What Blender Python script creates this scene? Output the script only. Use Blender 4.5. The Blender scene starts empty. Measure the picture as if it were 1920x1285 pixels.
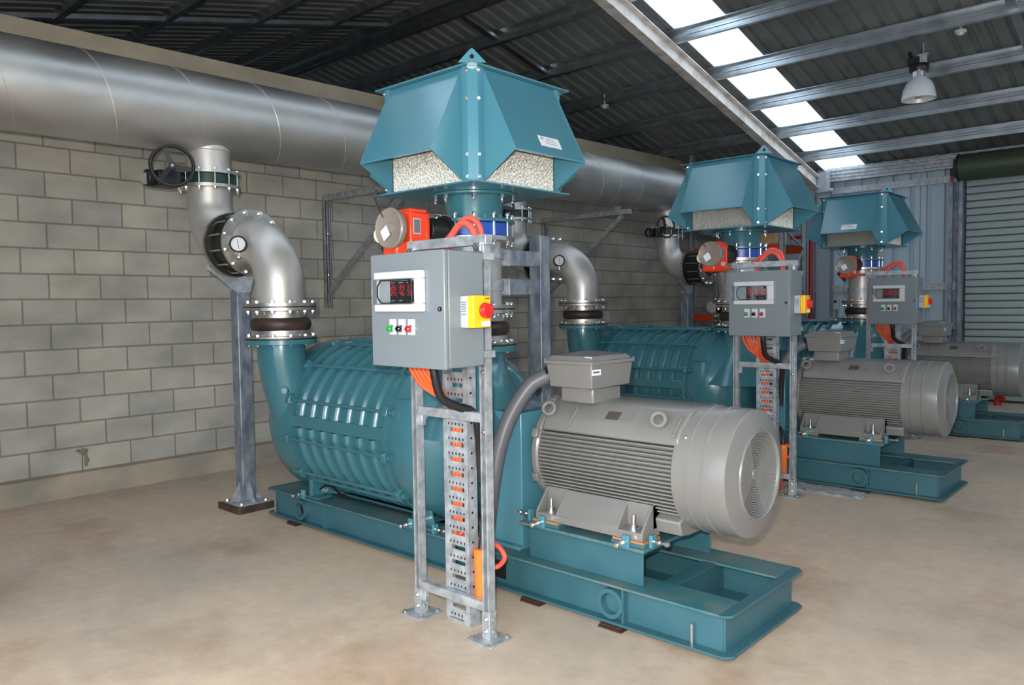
import bpy, math, random
from mathutils import Vector, Matrix, Quaternion
random.seed(7)
sc = bpy.context.scene
COL = sc.collection
V = Vector
PI = math.pi

# ------------------------------------------------------------------ camera, world, light, exposure
YAW, PITCH, ROLL, CAMZ, FPX = math.radians(42.3175), math.radians(2.8096), math.radians(-0.7761), 1.5428, 1453.87
fwd = V((-math.sin(YAW) * math.cos(PITCH), math.cos(YAW) * math.cos(PITCH), -math.sin(PITCH)))
rgt = V((math.cos(YAW), math.sin(YAW), 0))
upv = rgt.cross(fwd)
r2 = math.cos(ROLL) * rgt + math.sin(ROLL) * upv
u2 = -math.sin(ROLL) * rgt + math.cos(ROLL) * upv
cam = bpy.data.cameras.new('camera')
cam.sensor_width = 36
cam.lens = FPX / 1920 * 36
cam.clip_end = 200
camo = bpy.data.objects.new('camera', cam)
COL.objects.link(camo)
m = Matrix((r2, u2, -fwd)).transposed().to_4x4()
m.translation = V((0, 0, CAMZ))
camo.matrix_world = m
sc.camera = camo

w = bpy.data.worlds.new('world')
sc.world = w
w.use_nodes = True
bg = w.node_tree.nodes['Background']
bg.inputs[0].default_value = (0.76, 0.88, 1.0, 1)      # bright overcast sky
bg.inputs[1].default_value = 5.0

fl = bpy.data.lights.new('camera_flash', 'SPOT')        # the photographer's flash, just above and left of the lens
fl.energy = 540
fl.color = (1.0, 0.93, 0.83)
fl.spot_size = math.radians(125)
fl.spot_blend = 0.7
fl.shadow_soft_size = 0.025
flo = bpy.data.objects.new('camera_flash', fl)
COL.objects.link(flo)
fm = m.copy()
fm.translation = V((0, 0, CAMZ)) + u2 * 0.12 - r2 * 0.05
flo.matrix_world = fm

sc.view_settings.view_transform = 'Standard'
sc.view_settings.look = 'None'
sc.view_settings.gamma = 1
sc.view_settings.use_curve_mapping = False
sc.view_settings.exposure = 0.0

# ------------------------------------------------------------------ materials
def lin(c):
    return tuple((x / 255 / 12.92) if x / 255 <= 0.04045 else ((x / 255 + 0.055) / 1.055) ** 2.4 for x in c)

def mat(name, rgb, rough=0.5, metal=0.0, spec=0.5, emit=None, es=0, coat=0.0):
    mt = bpy.data.materials.new(name)
    mt.use_nodes = True
    b = mt.node_tree.nodes['Principled BSDF']
    b.inputs['Base Color'].default_value = (*lin(rgb), 1)
    b.inputs['Roughness'].default_value = rough
    b.inputs['Metallic'].default_value = metal
    b.inputs['Specular IOR Level'].default_value = spec
    b.inputs['Coat Weight'].default_value = coat
    b.inputs['Coat Roughness'].default_value = 0.1
    if emit:
        b.inputs['Emission Color'].default_value = (*lin(emit), 1)
        b.inputs['Emission Strength'].default_value = es
    return mt

def N(mt, t, **kw):
    n = mt.node_tree.nodes.new(t)
    for k, v in kw.items():
        setattr(n, k, v)
    return n

def noisy(mt, c1, c2, scale=5.0, detail=4, rlo=None, rhi=None, bump=0.0, stretch=(1, 1, 1), lo=0.35, hi=0.65, bscale=None):
    """colour mottled between two tones, optional roughness variation and bump, in world (generated from object) space"""
    nt = mt.node_tree
    b = nt.nodes['Principled BSDF']
    geo = N(mt, 'ShaderNodeNewGeometry')
    mp = N(mt, 'ShaderNodeMapping')
    mp.inputs['Scale'].default_value = stretch
    nt.links.new(geo.outputs['Position'], mp.inputs['Vector'])
    nz = N(mt, 'ShaderNodeTexNoise')
    nz.inputs['Scale'].default_value = scale
    nz.inputs['Detail'].default_value = detail
    nt.links.new(mp.outputs[0], nz.inputs['Vector'])
    rp = N(mt, 'ShaderNodeValToRGB')
    rp.color_ramp.elements[0].position = lo
    rp.color_ramp.elements[1].position = hi
    rp.color_ramp.elements[0].color = (*lin(c1), 1)
    rp.color_ramp.elements[1].color = (*lin(c2), 1)
    nt.links.new(nz.outputs['Fac'], rp.inputs[0])
    nt.links.new(rp.outputs[0], b.inputs['Base Color'])
    if rlo is not None:
        mr = N(mt, 'ShaderNodeMapRange')
        mr.inputs['To Min'].default_value = rlo
        mr.inputs['To Max'].default_value = rhi
        mr.inputs['From Min'].default_value = 0.3
        mr.inputs['From Max'].default_value = 0.7
        nt.links.new(nz.outputs['Fac'], mr.inputs['Value'])
        nt.links.new(mr.outputs[0], b.inputs['Roughness'])
    if bump:
        bp = N(mt, 'ShaderNodeBump')
        bp.inputs['Strength'].default_value = bump
        bp.inputs['Distance'].default_value = 0.01
        n2 = nz
        if bscale:
            n2 = N(mt, 'ShaderNodeTexNoise')
            n2.inputs['Scale'].default_value = bscale
            n2.inputs['Detail'].default_value = 3
            nt.links.new(geo.outputs['Position'], n2.inputs['Vector'])
        nt.links.new(n2.outputs['Fac'], bp.inputs['Height'])
        nt.links.new(bp.outputs[0], b.inputs['Normal'])
    return rp

M = {}
M['teal'] = mat('teal_paint', (44, 118, 130), 0.30, spec=0.5)
noisy(M['teal'], (75, 131, 148), (78, 134, 150), 3, 2, bump=0.02, bscale=45)
M['teal'].node_tree.nodes['Principled BSDF'].inputs['Roughness'].default_value = 0.2
M['teal_cast'] = mat('teal_cast_paint', (36, 112, 122), 0.25, spec=0.5, coat=0.4)
noisy(M['teal_cast'], (53, 104, 114), (58, 109, 119), 3, 2, bump=0.06, bscale=30)
M['teal_frame'] = mat('teal_frame_paint', (46, 112, 122), 0.4)
noisy(M['teal_frame'], (52, 95, 105), (58, 101, 111), 5, 3, 0.36, 0.46, bump=0.02, bscale=60)
M['teal_dusty'] = mat('dusty_teal_paint', (80, 110, 112), 0.55)
noisy(M['teal_dusty'], (52, 106, 114), (104, 116, 112), 5, 5, 0.45, 0.65, lo=0.38, hi=0.72)
M['motor'] = mat('motor_grey_paint', (176, 172, 164), 0.32, coat=0.2)
noisy(M['motor'], (120, 118, 115), (124, 122, 119), 4, 2, 0.32, 0.38)
M['cabinet'] = mat('cabinet_grey_paint', (119, 126, 130), 0.33, coat=0.1)
M['galv'] = mat('galvanised_steel', (170, 176, 182), 0.42, metal=0.5)
noisy(M['galv'], (150, 155, 160), (198, 201, 204), 22, 5, 0.36, 0.55, lo=0.3, hi=0.7)
M['galv_dark'] = mat('mottled_galvanised_steel', (110, 122, 138), 0.45, metal=0.45)
noisy(M['galv_dark'], (108, 117, 132), (160, 165, 172), 16, 6, 0.34, 0.55, lo=0.35, hi=0.7, stretch=(1, 1, 0.5))
M['purlin'] = mat('purlin_galvanised', (128, 136, 144), 0.32, metal=0.9)
noisy(M['purlin'], (182, 188, 192), (200, 205, 209), 6, 2, 0.3, 0.38)
M['purlin'].node_tree.nodes['Principled BSDF'].inputs['Metallic'].default_value = 0.96
M['column'] = mat('grey_steel_column', (148, 156, 164), 0.5, metal=0.2)
M['steel'] = mat('stainless_steel', (196, 192, 188), 0.4, metal=0.6)
noisy(M['steel'], (184, 178, 173), (212, 206, 200), 4, 5, 0.38, 0.5, lo=0.3, hi=0.7)
M['header'] = mat('stainless_header', (180, 178, 176), 0.33, metal=0.85)
rp = noisy(M['header'], (170, 168, 165), (198, 196, 192), 2.2, 6, 0.36, 0.52, lo=0.32, hi=0.62, stretch=(1, 0.6, 1))
M['flange'] = mat('machined_flange_steel', (188, 184, 178), 0.38, metal=0.9)
noisy(M['flange'], (168, 163, 156), (200, 196, 190), 14, 3, 0.3, 0.48)
M['chrome'] = mat('zinc_plated_bolt', (214, 214, 212), 0.24, metal=0.95)
M['rubber'] = mat('black_rubber', (44, 32, 28), 0.5)
noisy(M['rubber'], (34, 26, 24), (64, 44, 36), 7, 4, 0.4, 0.6)
M['black'] = mat('black_plastic', (22, 22, 24), 0.4)
M['gunmetal'] = mat('black_valve_body', (26, 24, 23), 0.42)
M['dgreen'] = mat('dark_green_valve_body', (20, 48, 34), 0.4)
M['blue'] = mat('blue_valve_paint', (28, 72, 160), 0.3, coat=0.2)
M['red'] = mat('orange_red_paint', (236, 62, 22), 0.38, coat=0.1)
M['orangetube'] = mat('coral_red_conduit', (222, 92, 76), 0.5)
M['cable'] = mat('orange_cable_sheath', (240, 92, 44), 0.4)
M['pipeorange'] = mat('orange_pvc_pipe', (246, 122, 44), 0.4)
M['conduit'] = mat('grey_flexible_conduit', (96, 96, 102), 0.42)
M['wheel'] = mat('grey_handwheel_plastic', (136, 126, 116), 0.36)
M['cream'] = mat('cream_plastic', (226, 220, 190), 0.5)
M['paper'] = mat('white_paper_tag', (232, 234, 240), 0.6)
M['white'] = mat('white_plastic', (196, 196, 196), 0.35)
M['pvc'] = mat('pale_grey_plastic', (170, 176, 179), 0.4)
M['yellow'] = mat('yellow_plastic', (250, 186, 30), 0.35)
M['redknob'] = mat('red_plastic', (226, 34, 34), 0.3)
M['greenlens'] = mat('green_lens', (20, 150, 40), 0.15, spec=0.8)
M['redlens'] = mat('red_lens', (180, 22, 28), 0.15, spec=0.8)
M['blacklens'] = mat('black_lens', (18, 16, 20), 0.15, spec=0.8)
M['digit'] = mat('red_digit_glow', (120, 10, 14), 0.4, emit=(255, 30, 40), es=0.9)
M['ink'] = mat('grey_print', (110, 110, 112), 0.6)
M['redink'] = mat('red_print', (170, 70, 90), 0.6)
M['plate'] = mat('etched_nameplate', (112, 104, 100), 0.4, metal=0.6)
M['plate2'] = mat('pale_nameplate', (160, 148, 140), 0.4, metal=0.5)
M['packer'] = mat('orange_brown_shim', (176, 122, 72), 0.6)
M['pad'] = mat('brown_packing_pad', (64, 40, 30), 0.7)
M['grout'] = mat('dark_brown_base_block', (66, 52, 42), 0.65)
noisy(M['grout'], (52, 40, 33), (84, 68, 54), 9, 4)
M['rack_orange'] = mat('orange_rack_paint', (206, 66, 26), 0.45)
M['rack_red'] = mat('red_pipe_paint', (178, 24, 26), 0.4)
M['card'] = mat('cardboard', (196, 156, 104), 0.8)
M['drum'] = mat('dark_green_colorbond', (58, 70, 54), 0.45)
M['slat'] = mat('roller_door_grey', (150, 160, 158), 0.45)
M['slat_gap'] = mat('roller_door_shadow_grey', (70, 78, 80), 0.6)
M['sheet'] = mat('zincalume_sheet', (142, 146, 146), 0.5, metal=0.1)
noisy(M['sheet'], (108, 112, 111), (124, 128, 127), 2.5, 3, 0.42, 0.58)
M['wallsheet'] = mat('grey_wall_cladding', (172, 188, 200), 0.5, metal=0.1)
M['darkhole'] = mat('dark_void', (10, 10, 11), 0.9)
M['primer'] = mat('cream_primed_rafter', (206, 196, 186), 0.5)
noisy(M['primer'], (176, 158, 146), (216, 208, 200), 5, 5, 0.4, 0.6, lo=0.3, hi=0.55)
M['shade'] = mat('spun_aluminium_shade', (226, 228, 232), 0.35, metal=0.15)
M['filter'] = mat('woven_metal_filter', (190, 188, 182), 0.38, metal=0.6)
rp = noisy(M['filter'], (150, 149, 143), (196, 194, 186), 220, 2, 0.3, 0.5, bump=0.4, stretch=(1, 1, 0.3), lo=0.35, hi=0.65)
M['wrap'] = mat('clear_plastic_wrap', (190, 200, 208), 0.15, spec=0.7)
M['wrap'].node_tree.nodes['Principled BSDF'].inputs['Alpha'].default_value = 0.45
M['glass'] = mat('clear_polycarbonate', (235, 238, 240), 0.06)
nt = M['glass'].node_tree
tr = N(M['glass'], 'ShaderNodeBsdfTransparent')
tr.inputs[0].default_value = (0.93, 0.94, 0.95, 1)
gl = N(M['glass'], 'ShaderNodeBsdfGlossy')
gl.inputs['Roughness'].default_value = 0.05
mx = N(M['glass'], 'ShaderNodeMixShader')
mx.inputs[0].default_value = 0.09
nt.links.new(tr.outputs[0], mx.inputs[1])
nt.links.new(gl.outputs[0], mx.inputs[2])
nt.links.new(mx.outputs[0], nt.nodes['Material Output'].inputs['Surface'])
M['skylight'] = mat('translucent_roof_sheet', (240, 244, 246), 0.4)
nt = M['skylight'].node_tree
tr = N(M['skylight'], 'ShaderNodeBsdfTransparent')
tr.inputs[0].default_value = (0.52, 0.56, 0.60, 1)
tl = N(M['skylight'], 'ShaderNodeBsdfTranslucent')
tl.inputs[0].default_value = (0.8, 0.84, 0.87, 1)
mx = N(M['skylight'], 'ShaderNodeMixShader')
mx.inputs[0].default_value = 0.5
nt.links.new(tr.outputs[0], mx.inputs[1])
nt.links.new(tl.outputs[0], mx.inputs[2])
nt.links.new(mx.outputs[0], nt.nodes['Material Output'].inputs['Surface'])

# concrete floor: tan slab with brown stains, pale patches and fine grain
M['floor'] = mat('concrete_floor', (178, 164, 146), 0.55)
mt = M['floor']
nt = mt.node_tree
b = nt.nodes['Principled BSDF']
geo = N(mt, 'ShaderNodeNewGeometry')
def nz(scale, detail, rough=0.55):
    n = N(mt, 'ShaderNodeTexNoise')
    n.inputs['Scale'].default_value = scale
    n.inputs['Detail'].default_value = detail
    n.inputs['Roughness'].default_value = rough
    nt.links.new(geo.outputs['Position'], n.inputs['Vector'])
    return n
def ramp(src, stops):
    r = N(mt, 'ShaderNodeValToRGB')
    while len(r.color_ramp.elements) < len(stops):
        r.color_ramp.elements.new(0.5)
    for e, (p, c) in zip(r.color_ramp.elements, stops):
        e.position = p
        e.color = (*lin(c), 1)
    nt.links.new(src, r.inputs[0])
    return r
base = ramp(nz(0.55, 5, 0.6).outputs['Fac'], [(0.3, (190, 174, 158)), (0.5, (214, 192, 170)), (0.7, (226, 196, 166))])
stain = ramp(nz(0.9, 6, 0.65).outputs['Fac'], [(0.52, (255, 255, 255)), (0.75, (196, 160, 122))])
fine = ramp(nz(9, 8, 0.75).outputs['Fac'], [(0.3, (212, 210, 206)), (0.68, (255, 255, 255))])
m1 = N(mt, 'ShaderNodeMixRGB', blend_type='MULTIPLY')
m1.inputs[0].default_value = 0.75
nt.links.new(base.outputs[0], m1.inputs[1])
nt.links.new(stain.outputs[0], m1.inputs[2])
m2 = N(mt, 'ShaderNodeMixRGB', blend_type='MULTIPLY')
m2.inputs[0].default_value = 0.6
nt.links.new(m1.outputs[0], m2.inputs[1])
nt.links.new(fine.outputs[0], m2.inputs[2])
nt.links.new(m2.outputs[0], b.inputs['Base Color'])
mr = N(mt, 'ShaderNodeMapRange')
mr.inputs['To Min'].default_value = 0.42
mr.inputs['To Max'].default_value = 0.65
nt.links.new(nz(3, 4).outputs['Fac'], mr.inputs['Value'])
nt.links.new(mr.outputs[0], b.inputs['Roughness'])

# concrete blocks: tone varies block by block, stained, with pitted surface
def blockmat(name, c1, c2, varied):
    mt = mat(name, c1, 0.85, spec=0.2)
    nt = mt.node_tree
    b = nt.nodes['Principled BSDF']
    rp = noisy(mt, c1, c2, 2.2, 7, bump=0.35, bscale=55, lo=0.3, hi=0.7, stretch=(1, 1, 1.6))
    if varied:
        oi = N(mt, 'ShaderNodeObjectInfo')
        ge = N(mt, 'ShaderNodeNewGeometry')
        ad = N(mt, 'ShaderNodeMath', operation='ADD')
        fr = N(mt, 'ShaderNodeMath', operation='FRACT')
        nt.links.new(oi.outputs['Random'], ad.inputs[0])
        nt.links.new(ge.outputs['Random Per Island'], ad.inputs[1])
        nt.links.new(ad.outputs[0], fr.inputs[0])
        r = N(mt, 'ShaderNodeValToRGB')
        r.color_ramp.elements[0].color = (*lin((232, 233, 236)), 1)
        r.color_ramp.elements[1].color = (*lin((255, 253, 247)), 1)
        nt.links.new(fr.outputs[0], r.inputs[0])
        mm = N(mt, 'ShaderNodeMixRGB', blend_type='MULTIPLY')
        mm.inputs[0].default_value = 1
        nt.links.new(rp.outputs[0], mm.inputs[1])
        nt.links.new(r.outputs[0], mm.inputs[2])
        nt.links.new(mm.outputs[0], b.inputs['Base Color'])
    return mt
M['block'] = blockmat('concrete_block', (158, 157, 150), (194, 189, 179), True)
M['mortar'] = blockmat('mortar', (122, 114, 102), (140, 130, 116), False)
M['beam'] = blockmat('bond_beam_concrete', (152, 142, 124), (176, 162, 140), False)
M['kerb'] = blockmat('kerb_concrete', (138, 132, 122), (176, 162, 144), False)

# ------------------------------------------------------------------ mesh builder
class MB:
    def __init__(s):
        s.v, s.f = [], []
    def add(s, vs, fs):
        o = len(s.v)
        s.v += [V(p) for p in vs]
        s.f += [tuple(i + o for i in f) for f in fs]
        return s
    def box(s, x0, x1, y0, y1, z0, z1):
        vs = [(x, y, z) for z in (z0, z1) for y in (y0, y1) for x in (x0, x1)]
        return s.add(vs, [(0, 2, 3, 1), (4, 5, 7, 6), (0, 1, 5, 4), (2, 6, 7, 3), (0, 4, 6, 2), (1, 3, 7, 5)])
    def obox(s, c, ax, ay, az):
        """oriented box: centre and three half-extent vectors"""
        c, ax, ay, az = V(c), V(ax), V(ay), V(az)
        vs = [c + i * ax + j * ay + k * az for k in (-1, 1) for j in (-1, 1) for i in (-1, 1)]
        return s.add(vs, [(0, 2, 3, 1), (4, 5, 7, 6), (0, 1, 5, 4), (2, 6, 7, 3), (0, 4, 6, 2), (1, 3, 7, 5)])
    def bar(s, p, q, a, b, up=(0, 0, 1)):
        """rectangular bar from p to q, half width a (sideways) and half depth b (along up)"""
        p, q = V(p), V(q)
        d = (q - p).normalized()
        u = V(up)
        u = (u - d * u.dot(d)).normalized()
        return s.obox((p + q) / 2, (q - p) / 2, d.cross(u) * a, u * b)
    def prism(s, poly, fn0, fn1):
        """poly = 2-D points; fn0 / fn1 map (u, v) to the two end caps"""
        n = len(poly)
        vs = [fn0(*p) for p in poly] + [fn1(*p) for p in poly]
        fs = [(i, (i + 1) % n, n + (i + 1) % n, n + i) for i in range(n)]
        fs += [tuple(range(n - 1, -1, -1)), tuple(range(n, 2 * n))]
        return s.add(vs, fs)
    def px(s, poly, x0, x1):
        return s.prism(poly, lambda u, v: (x0, u, v), lambda u, v: (x1, u, v))
    def py(s, poly, y0, y1):
        return s.prism(poly, lambda u, v: (u, y0, v), lambda u, v: (u, y1, v))
    def pz(s, poly, z0, z1):
        return s.prism(poly, lambda u, v: (u, v, z0), lambda u, v: (u, v, z1))
    def lathe(s, o, d, prof, n=32, a0=0.0, a1=2 * PI):
        """profile of (radius, distance along d) turned about the axis through o"""
        o, d = V(o), V(d).normalized()
        u = d.orthogonal().normalized() if abs(d.z) < 0.9 else V((1, 0, 0))
        if abs(d.z) < 0.9:
            u = (V((0, 0, 1)) - d * d.z).normalized()
        vv = d.cross(u)
        full = abs(a1 - a0 - 2 * PI) < 1e-6
        k = n if full else n + 1
        rings, vs = [], []
        for r, t in prof:
            if r < 1e-6:
                rings.append([len(vs)])
                vs.append(o + d * t)
            else:
                rings.append(list(range(len(vs), len(vs) + k)))
                for i in range(k):
                    a = a0 + (a1 - a0) * i / n
                    vs.append(o + d * t + (u * math.cos(a) + vv * math.sin(a)) * r)
        fs = []
        for A, B in zip(rings, rings[1:]):
            for i in range(n):
                j = (i + 1) % k
                if len(A) == 1 and len(B) == 1:
                    continue
                if len(A) == 1:
                    fs.append((A[0], B[j], B[i]))
                elif len(B) == 1:
                    fs.append((A[i], A[j], B[0]))
                else:
                    fs.append((A[i], A[j], B[j], B[i]))
        return s.add(vs, fs)
    def cyl(s, p, q, r, n=16, r1=None):
        p, q = V(p), V(q)
        L = (q - p).length
        return s.lathe(p, q - p, [(0, 0), (r, 0), (r if r1 is None else r1, L), (0, L)], n)
    def ring(s, o, d, ro, ri, t0, t1, n=40):
        return s.lathe(o, d, [(ri, t0), (ro, t0), (ro, t1), (ri, t1), (ri, t0)], n)
    def tube(s, pts, r, n=12, cap=True):
        pts = [V(p) for p in pts]
        rs = r if isinstance(r, (list, tuple)) else [r] * len(pts)
        tg = []
        for i in range(len(pts)):
            a, b = pts[max(i - 1, 0)], pts[min(i + 1, len(pts) - 1)]
            tg.append((b - a).normalized())
        u = tg[0].orthogonal().normalized()
        vs, fs = [], []
        for i, (p, t) in enumerate(zip(pts, tg)):
            u = (u - t * u.dot(t)).normalized()
            w_ = t.cross(u)
            for k in range(n):
                a = 2 * PI * k / n
                vs.append(p + (u * math.cos(a) + w_ * math.sin(a)) * rs[i])
        for i in range(len(pts) - 1):
            for k in range(n):
                j = (k + 1) % n
                fs.append((i * n + k, i * n + j, (i + 1) * n + j, (i + 1) * n + k))
        if cap:
            fs.append(tuple(range(n - 1, -1, -1)))
            fs.append(tuple(range((len(pts) - 1) * n, len(pts) * n)))
        return s.add(vs, fs)
    def torus(s, c, ax, R, r, n=28, k=10):
        c, ax = V(c), V(ax).normalized()
        u = ax.orthogonal().normalized()
        w_ = ax.cross(u)
        vs, fs = [], []
        for i in range(n):
            a = 2 * PI * i / n
            d = u * math.cos(a) + w_ * math.sin(a)
            for j in range(k):
                b_ = 2 * PI * j / k
                vs.append(c + d * (R + r * math.cos(b_)) + ax * r * math.sin(b_))
        for i in range(n):
            for j in range(k):
                fs.append((i * k + j, ((i + 1) % n) * k + j, ((i + 1) % n) * k + (j + 1) % k, i * k + (j + 1) % k))
        return s.add(vs, fs)
    def mesh(s, name, mt, org=V((0, 0, 0)), smooth=True, sharp=33):
        me = bpy.data.meshes.new(name)
        me.from_pydata([tuple(p - org) for p in s.v], [], s.f)
        me.materials.append(mt)
        me.update()
        import bmesh
        bm = bmesh.new()
        bm.from_mesh(me)
        bmesh.ops.recalc_face_normals(bm, faces=bm.faces)
        bm.to_mesh(me)
        bm.free()
        if smooth:
            me.shade_smooth()
            me.set_sharp_from_angle(angle=math.radians(sharp))
        return me

def spline(pts, n=8):
    """Catmull-Rom through the points"""
    P = [V(p) for p in pts]
    P = [P[0] * 2 - P[1]] + P + [P[-1] * 2 - P[-2]]
    out = []
    for i in range(1, len(P) - 2):
        a, b_, c, d = P[i - 1:i + 3]
        for k in range(n):
            t = k / n
            out.append(0.5 * ((2 * b_) + (c - a) * t + (2 * a - 5 * b_ + 4 * c - d) * t * t + (3 * b_ - a - 3 * c + d) * t ** 3))
    out.append(P[-2])
    return out

def link(name, data, parent=None, loc=None):
    o = bpy.data.objects.new(name, data)
    COL.objects.link(o)
    if parent:
        o.parent = parent
    if loc is not None:
        o.location = loc
    return o

def bev(o, wdt, seg=2):
    md = o.modifiers.new('bevel', 'BEVEL')
    md.width = wdt
    md.segments = seg
    md.limit_method = 'ANGLE'
    md.angle_limit = math.radians(40)
    return o

class Thing:
    """an Empty at the thing's base that parents its parts; parts are written in world coordinates"""
    def __init__(s, name, label, cat, loc, group=None, kind=None):
        s.org = V(loc)
        s.o = link(name, None, None, s.org)
        s.o.empty_display_size = 0.1
        if kind:
            s.o['kind'] = kind
        else:
            s.o['label'] = label
            s.o['category'] = cat
        if group:
            s.o['group'] = group
    def part(s, name, mb, mt, parent=None, bevel=0, label=None, kind=None, smooth=True, sharp=33):
        o = link(name, mb.mesh(name, M[mt], s.org, smooth, sharp), parent or s.o)
        if bevel:
            bev(o, bevel)
        if label:
            o['label'] = label
        if kind:
            o['kind'] = kind
        return o
    def inst(s, name, me, p, q=None, parent=None):
        """an instance of shared mesh data at world point p with rotation q"""
        o = link(name, me, parent or s.o, V(p) - s.org)
        if q is not None:
            o.rotation_mode = 'QUATERNION'
            o.rotation_quaternion = q
        return o

def solo(name, mb, mt, label, cat, loc, group=None, bevel=0):
    """a thing that is a single mesh"""
    loc = V(loc)
    o = link(name, mb.mesh(name, M[mt], loc), None, loc)
    o['label'] = label
    o['category'] = cat
    if group:
        o['group'] = group
    if bevel:
        bev(o, bevel)
    return o

def dup(o, dy=0.0, parent=None):
    c = o.copy()
    COL.objects.link(c)
    if parent:
        c.parent = parent
    else:
        c.location.y += dy
    for ch in list(o.children):
        dup(ch, 0, c)
    return c

ZQ = V((0, 0, 1))
def qz(d):
    return ZQ.rotation_difference(V(d).normalized())

_bolts = {}
def bolt_mesh(T, r=0.013, washer=True, stud=0.012):
    """hex head on top, nut below, shank through a flange stack of thickness T (axis z, centred)"""
    key = (round(T, 4), r)
    if key not in _bolts:
        mb = MB()
        h = r * 1.3
        mb.lathe((0, 0, T / 2), (0, 0, 1), [(0, 0), (r, 0), (r, h * 0.85), (r * 0.8, h), (0, h)], 6)
        mb.lathe((0, 0, -T / 2), (0, 0, -1), [(0, 0), (r, 0), (r, h * 0.85), (r * 0.8, h), (0, h)], 6)
        mb.lathe((0, 0, -T / 2 - h - stud), (0, 0, 1), [(0, 0), (r * 0.55, 0), (r * 0.55, T + h + stud), (0, T + h + stud)], 8)
        if washer:
            mb.lathe((0, 0, T / 2 - 0.001), (0, 0, 1), [(0, 0), (r * 1.35, 0), (r * 1.35, 0.003), (0, 0.003)], 12)
        _bolts[key] = mb.mesh('bolt', M['chrome'])
    return _bolts[key]

def bolt_ring(t, c, ax, R, n, T, r=0.013, ph=0.5, parent=None):
    c, ax = V(c), V(ax).normalized()
    me = bolt_mesh(T, r)
    u = V((0, 0, 1)) if abs(ax.z) < 0.9 else V((1, 0, 0))
    u = (u - ax * u.dot(ax)).normalized()
    w_ = ax.cross(u)
    q = qz(ax)
    for i in range(n):
        a = 2 * PI * (i + ph) / n
        t.inst('bolt', me, c + (u * math.cos(a) + w_ * math.sin(a)) * R, q, parent)

def hexhead(r=0.012):
    key = ('head', r)
    if key not in _bolts:
        mb = MB()
        mb.lathe((0, 0, 0), (0, 0, 1), [(0, 0), (r * 1.4, 0), (r * 1.4, 0.003), (r, 0.003), (r, r * 1.1), (r * 0.8, r * 1.3), (0, r * 1.3)], 6)
        _bolts[key] = mb.mesh('bolt', M['chrome'])
    return _bolts[key]

UNITS = []      # (root object, label template) for everything that repeats with a blower set
def unit(t, tmpl):
    UNITS.append((t.o if isinstance(t, Thing) else t, tmpl))
POS = ['nearest', 'middle', 'farthest']

# ------------------------------------------------------------------ the building
YB, SL, YR = 13.3, 0.232, 6.6                # end wall, roof slope, ridge
def zr(y):                                   # underside of the roof sheets
    return 3.72 + SL * (YB - y) if y >= YR else 3.72 + SL * (YB - YR) - SL * (YR - y)
XL, XRT = -11.5, 4.6

def struct(name, mb, mt, bevel=0, smooth=True):
    o = link(name, mb.mesh(name, M[mt], V((0, 0, 0)), smooth))
    o['kind'] = 'structure'
    if bevel:
        bev(o, bevel)
    return o
def spart(name, mb, mt, parent, bevel=0, label=None, kind=None, loc=None):
    o = link(name, mb.mesh(name, M[mt]), parent, loc)
    if bevel:
        bev(o, bevel)
    if label:
        o['label'] = label
    if kind:
        o['kind'] = kind
    return o

struct('floor', MB().box(-12, 5, -6, 14.2, -0.2, 0), 'floor')

# block wall on the left: mortar core, footing, blocks, bond beam on top
ztop = lambda y: 3.805 + 0.0175 * y
wl = struct('wall_left', MB().px([(-0.6, 0), (YB, 0), (YB, 3.48), (-0.6, 3.48)], -7.19, -7.007), 'mortar')
kb = MB()
ys = [-0.6 + 13.9 * i / 40 for i in range(41)]
for i in range(40):
    a, b_ = ys[i], ys[i + 1]
    j0, j1 = (0.008 * math.sin(i * 2.1), 0.008 * math.sin((i + 1) * 2.1))
    kb.add([(-7.0, a, 0), (-7.0, b_, 0), (-6.955 + j1, b_, 0), (-6.955 + j0, a, 0), (-7.0, a, 0.19), (-7.0, b_, 0.19), (-6.985 + j1, b_, 0.185), (-6.985 + j0, a, 0.185)],
           [(3, 2, 6, 7), (7, 6, 5, 4)])
spart('footing_kerb', kb, 'kerb', wl, label='rough concrete footing along the foot of the wall')
spart('bond_beam', MB().px([(-0.6, 3.487), (YB, 3.487), (YB, ztop(YB)), (-0.6, ztop(-0.6))], -7.19, -6.998), 'beam', wl, label='smooth tan concrete beam along the top of the wall')
BL, BH, JT = 0.392, 0.205, 0.010
def block_mb(y0, y1, z0, z1, x=-7.0):
    c = 0.005
    mb = MB()
    vs = [(x - 0.03, y0, z0), (x - 0.03, y1, z0), (x - 0.03, y1, z1), (x - 0.03, y0, z1),
          (x - c, y0, z0), (x - c, y1, z0), (x - c, y1, z1), (x - c, y0, z1),
          (x, y0 + c, z0 + c), (x, y1 - c, z0 + c), (x, y1 - c, z1 - c), (x, y0 + c, z1 - c)]
    fs = [(8, 9, 10, 11)]
    for i in range(4):
        j = (i + 1) % 4
        fs += [(i, j, 4 + j, 4 + i), (4 + i, 4 + j, 8 + j, 8 + i)]
    return mb.add(vs, fs)
blocks = []
for r in range(16):
    z0 = 0.2 + r * BH
    off = 1.94 + (0 if r % 2 == 0 else BL / 2)
    k0 = math.floor((-0.6 - off) / BL)
    for k in range(k0, 60):
        y0 = max(off + k * BL, -0.6)
        y1 = min(off + (k + 1) * BL, YB)
        if y1 - y0 > 0.05:
            blocks.append((y0, y1, z0, r))
blocks.sort(key=lambda t: abs(t[0] - 1.2) + (8 if t[1] < 1.5 else 0))
full_me = block_mb(0, BL - JT, 0, BH - JT, 0).mesh('block', M['block'], V((0, 0, 0)), False)
rest = MB()
nb = 0
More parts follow.
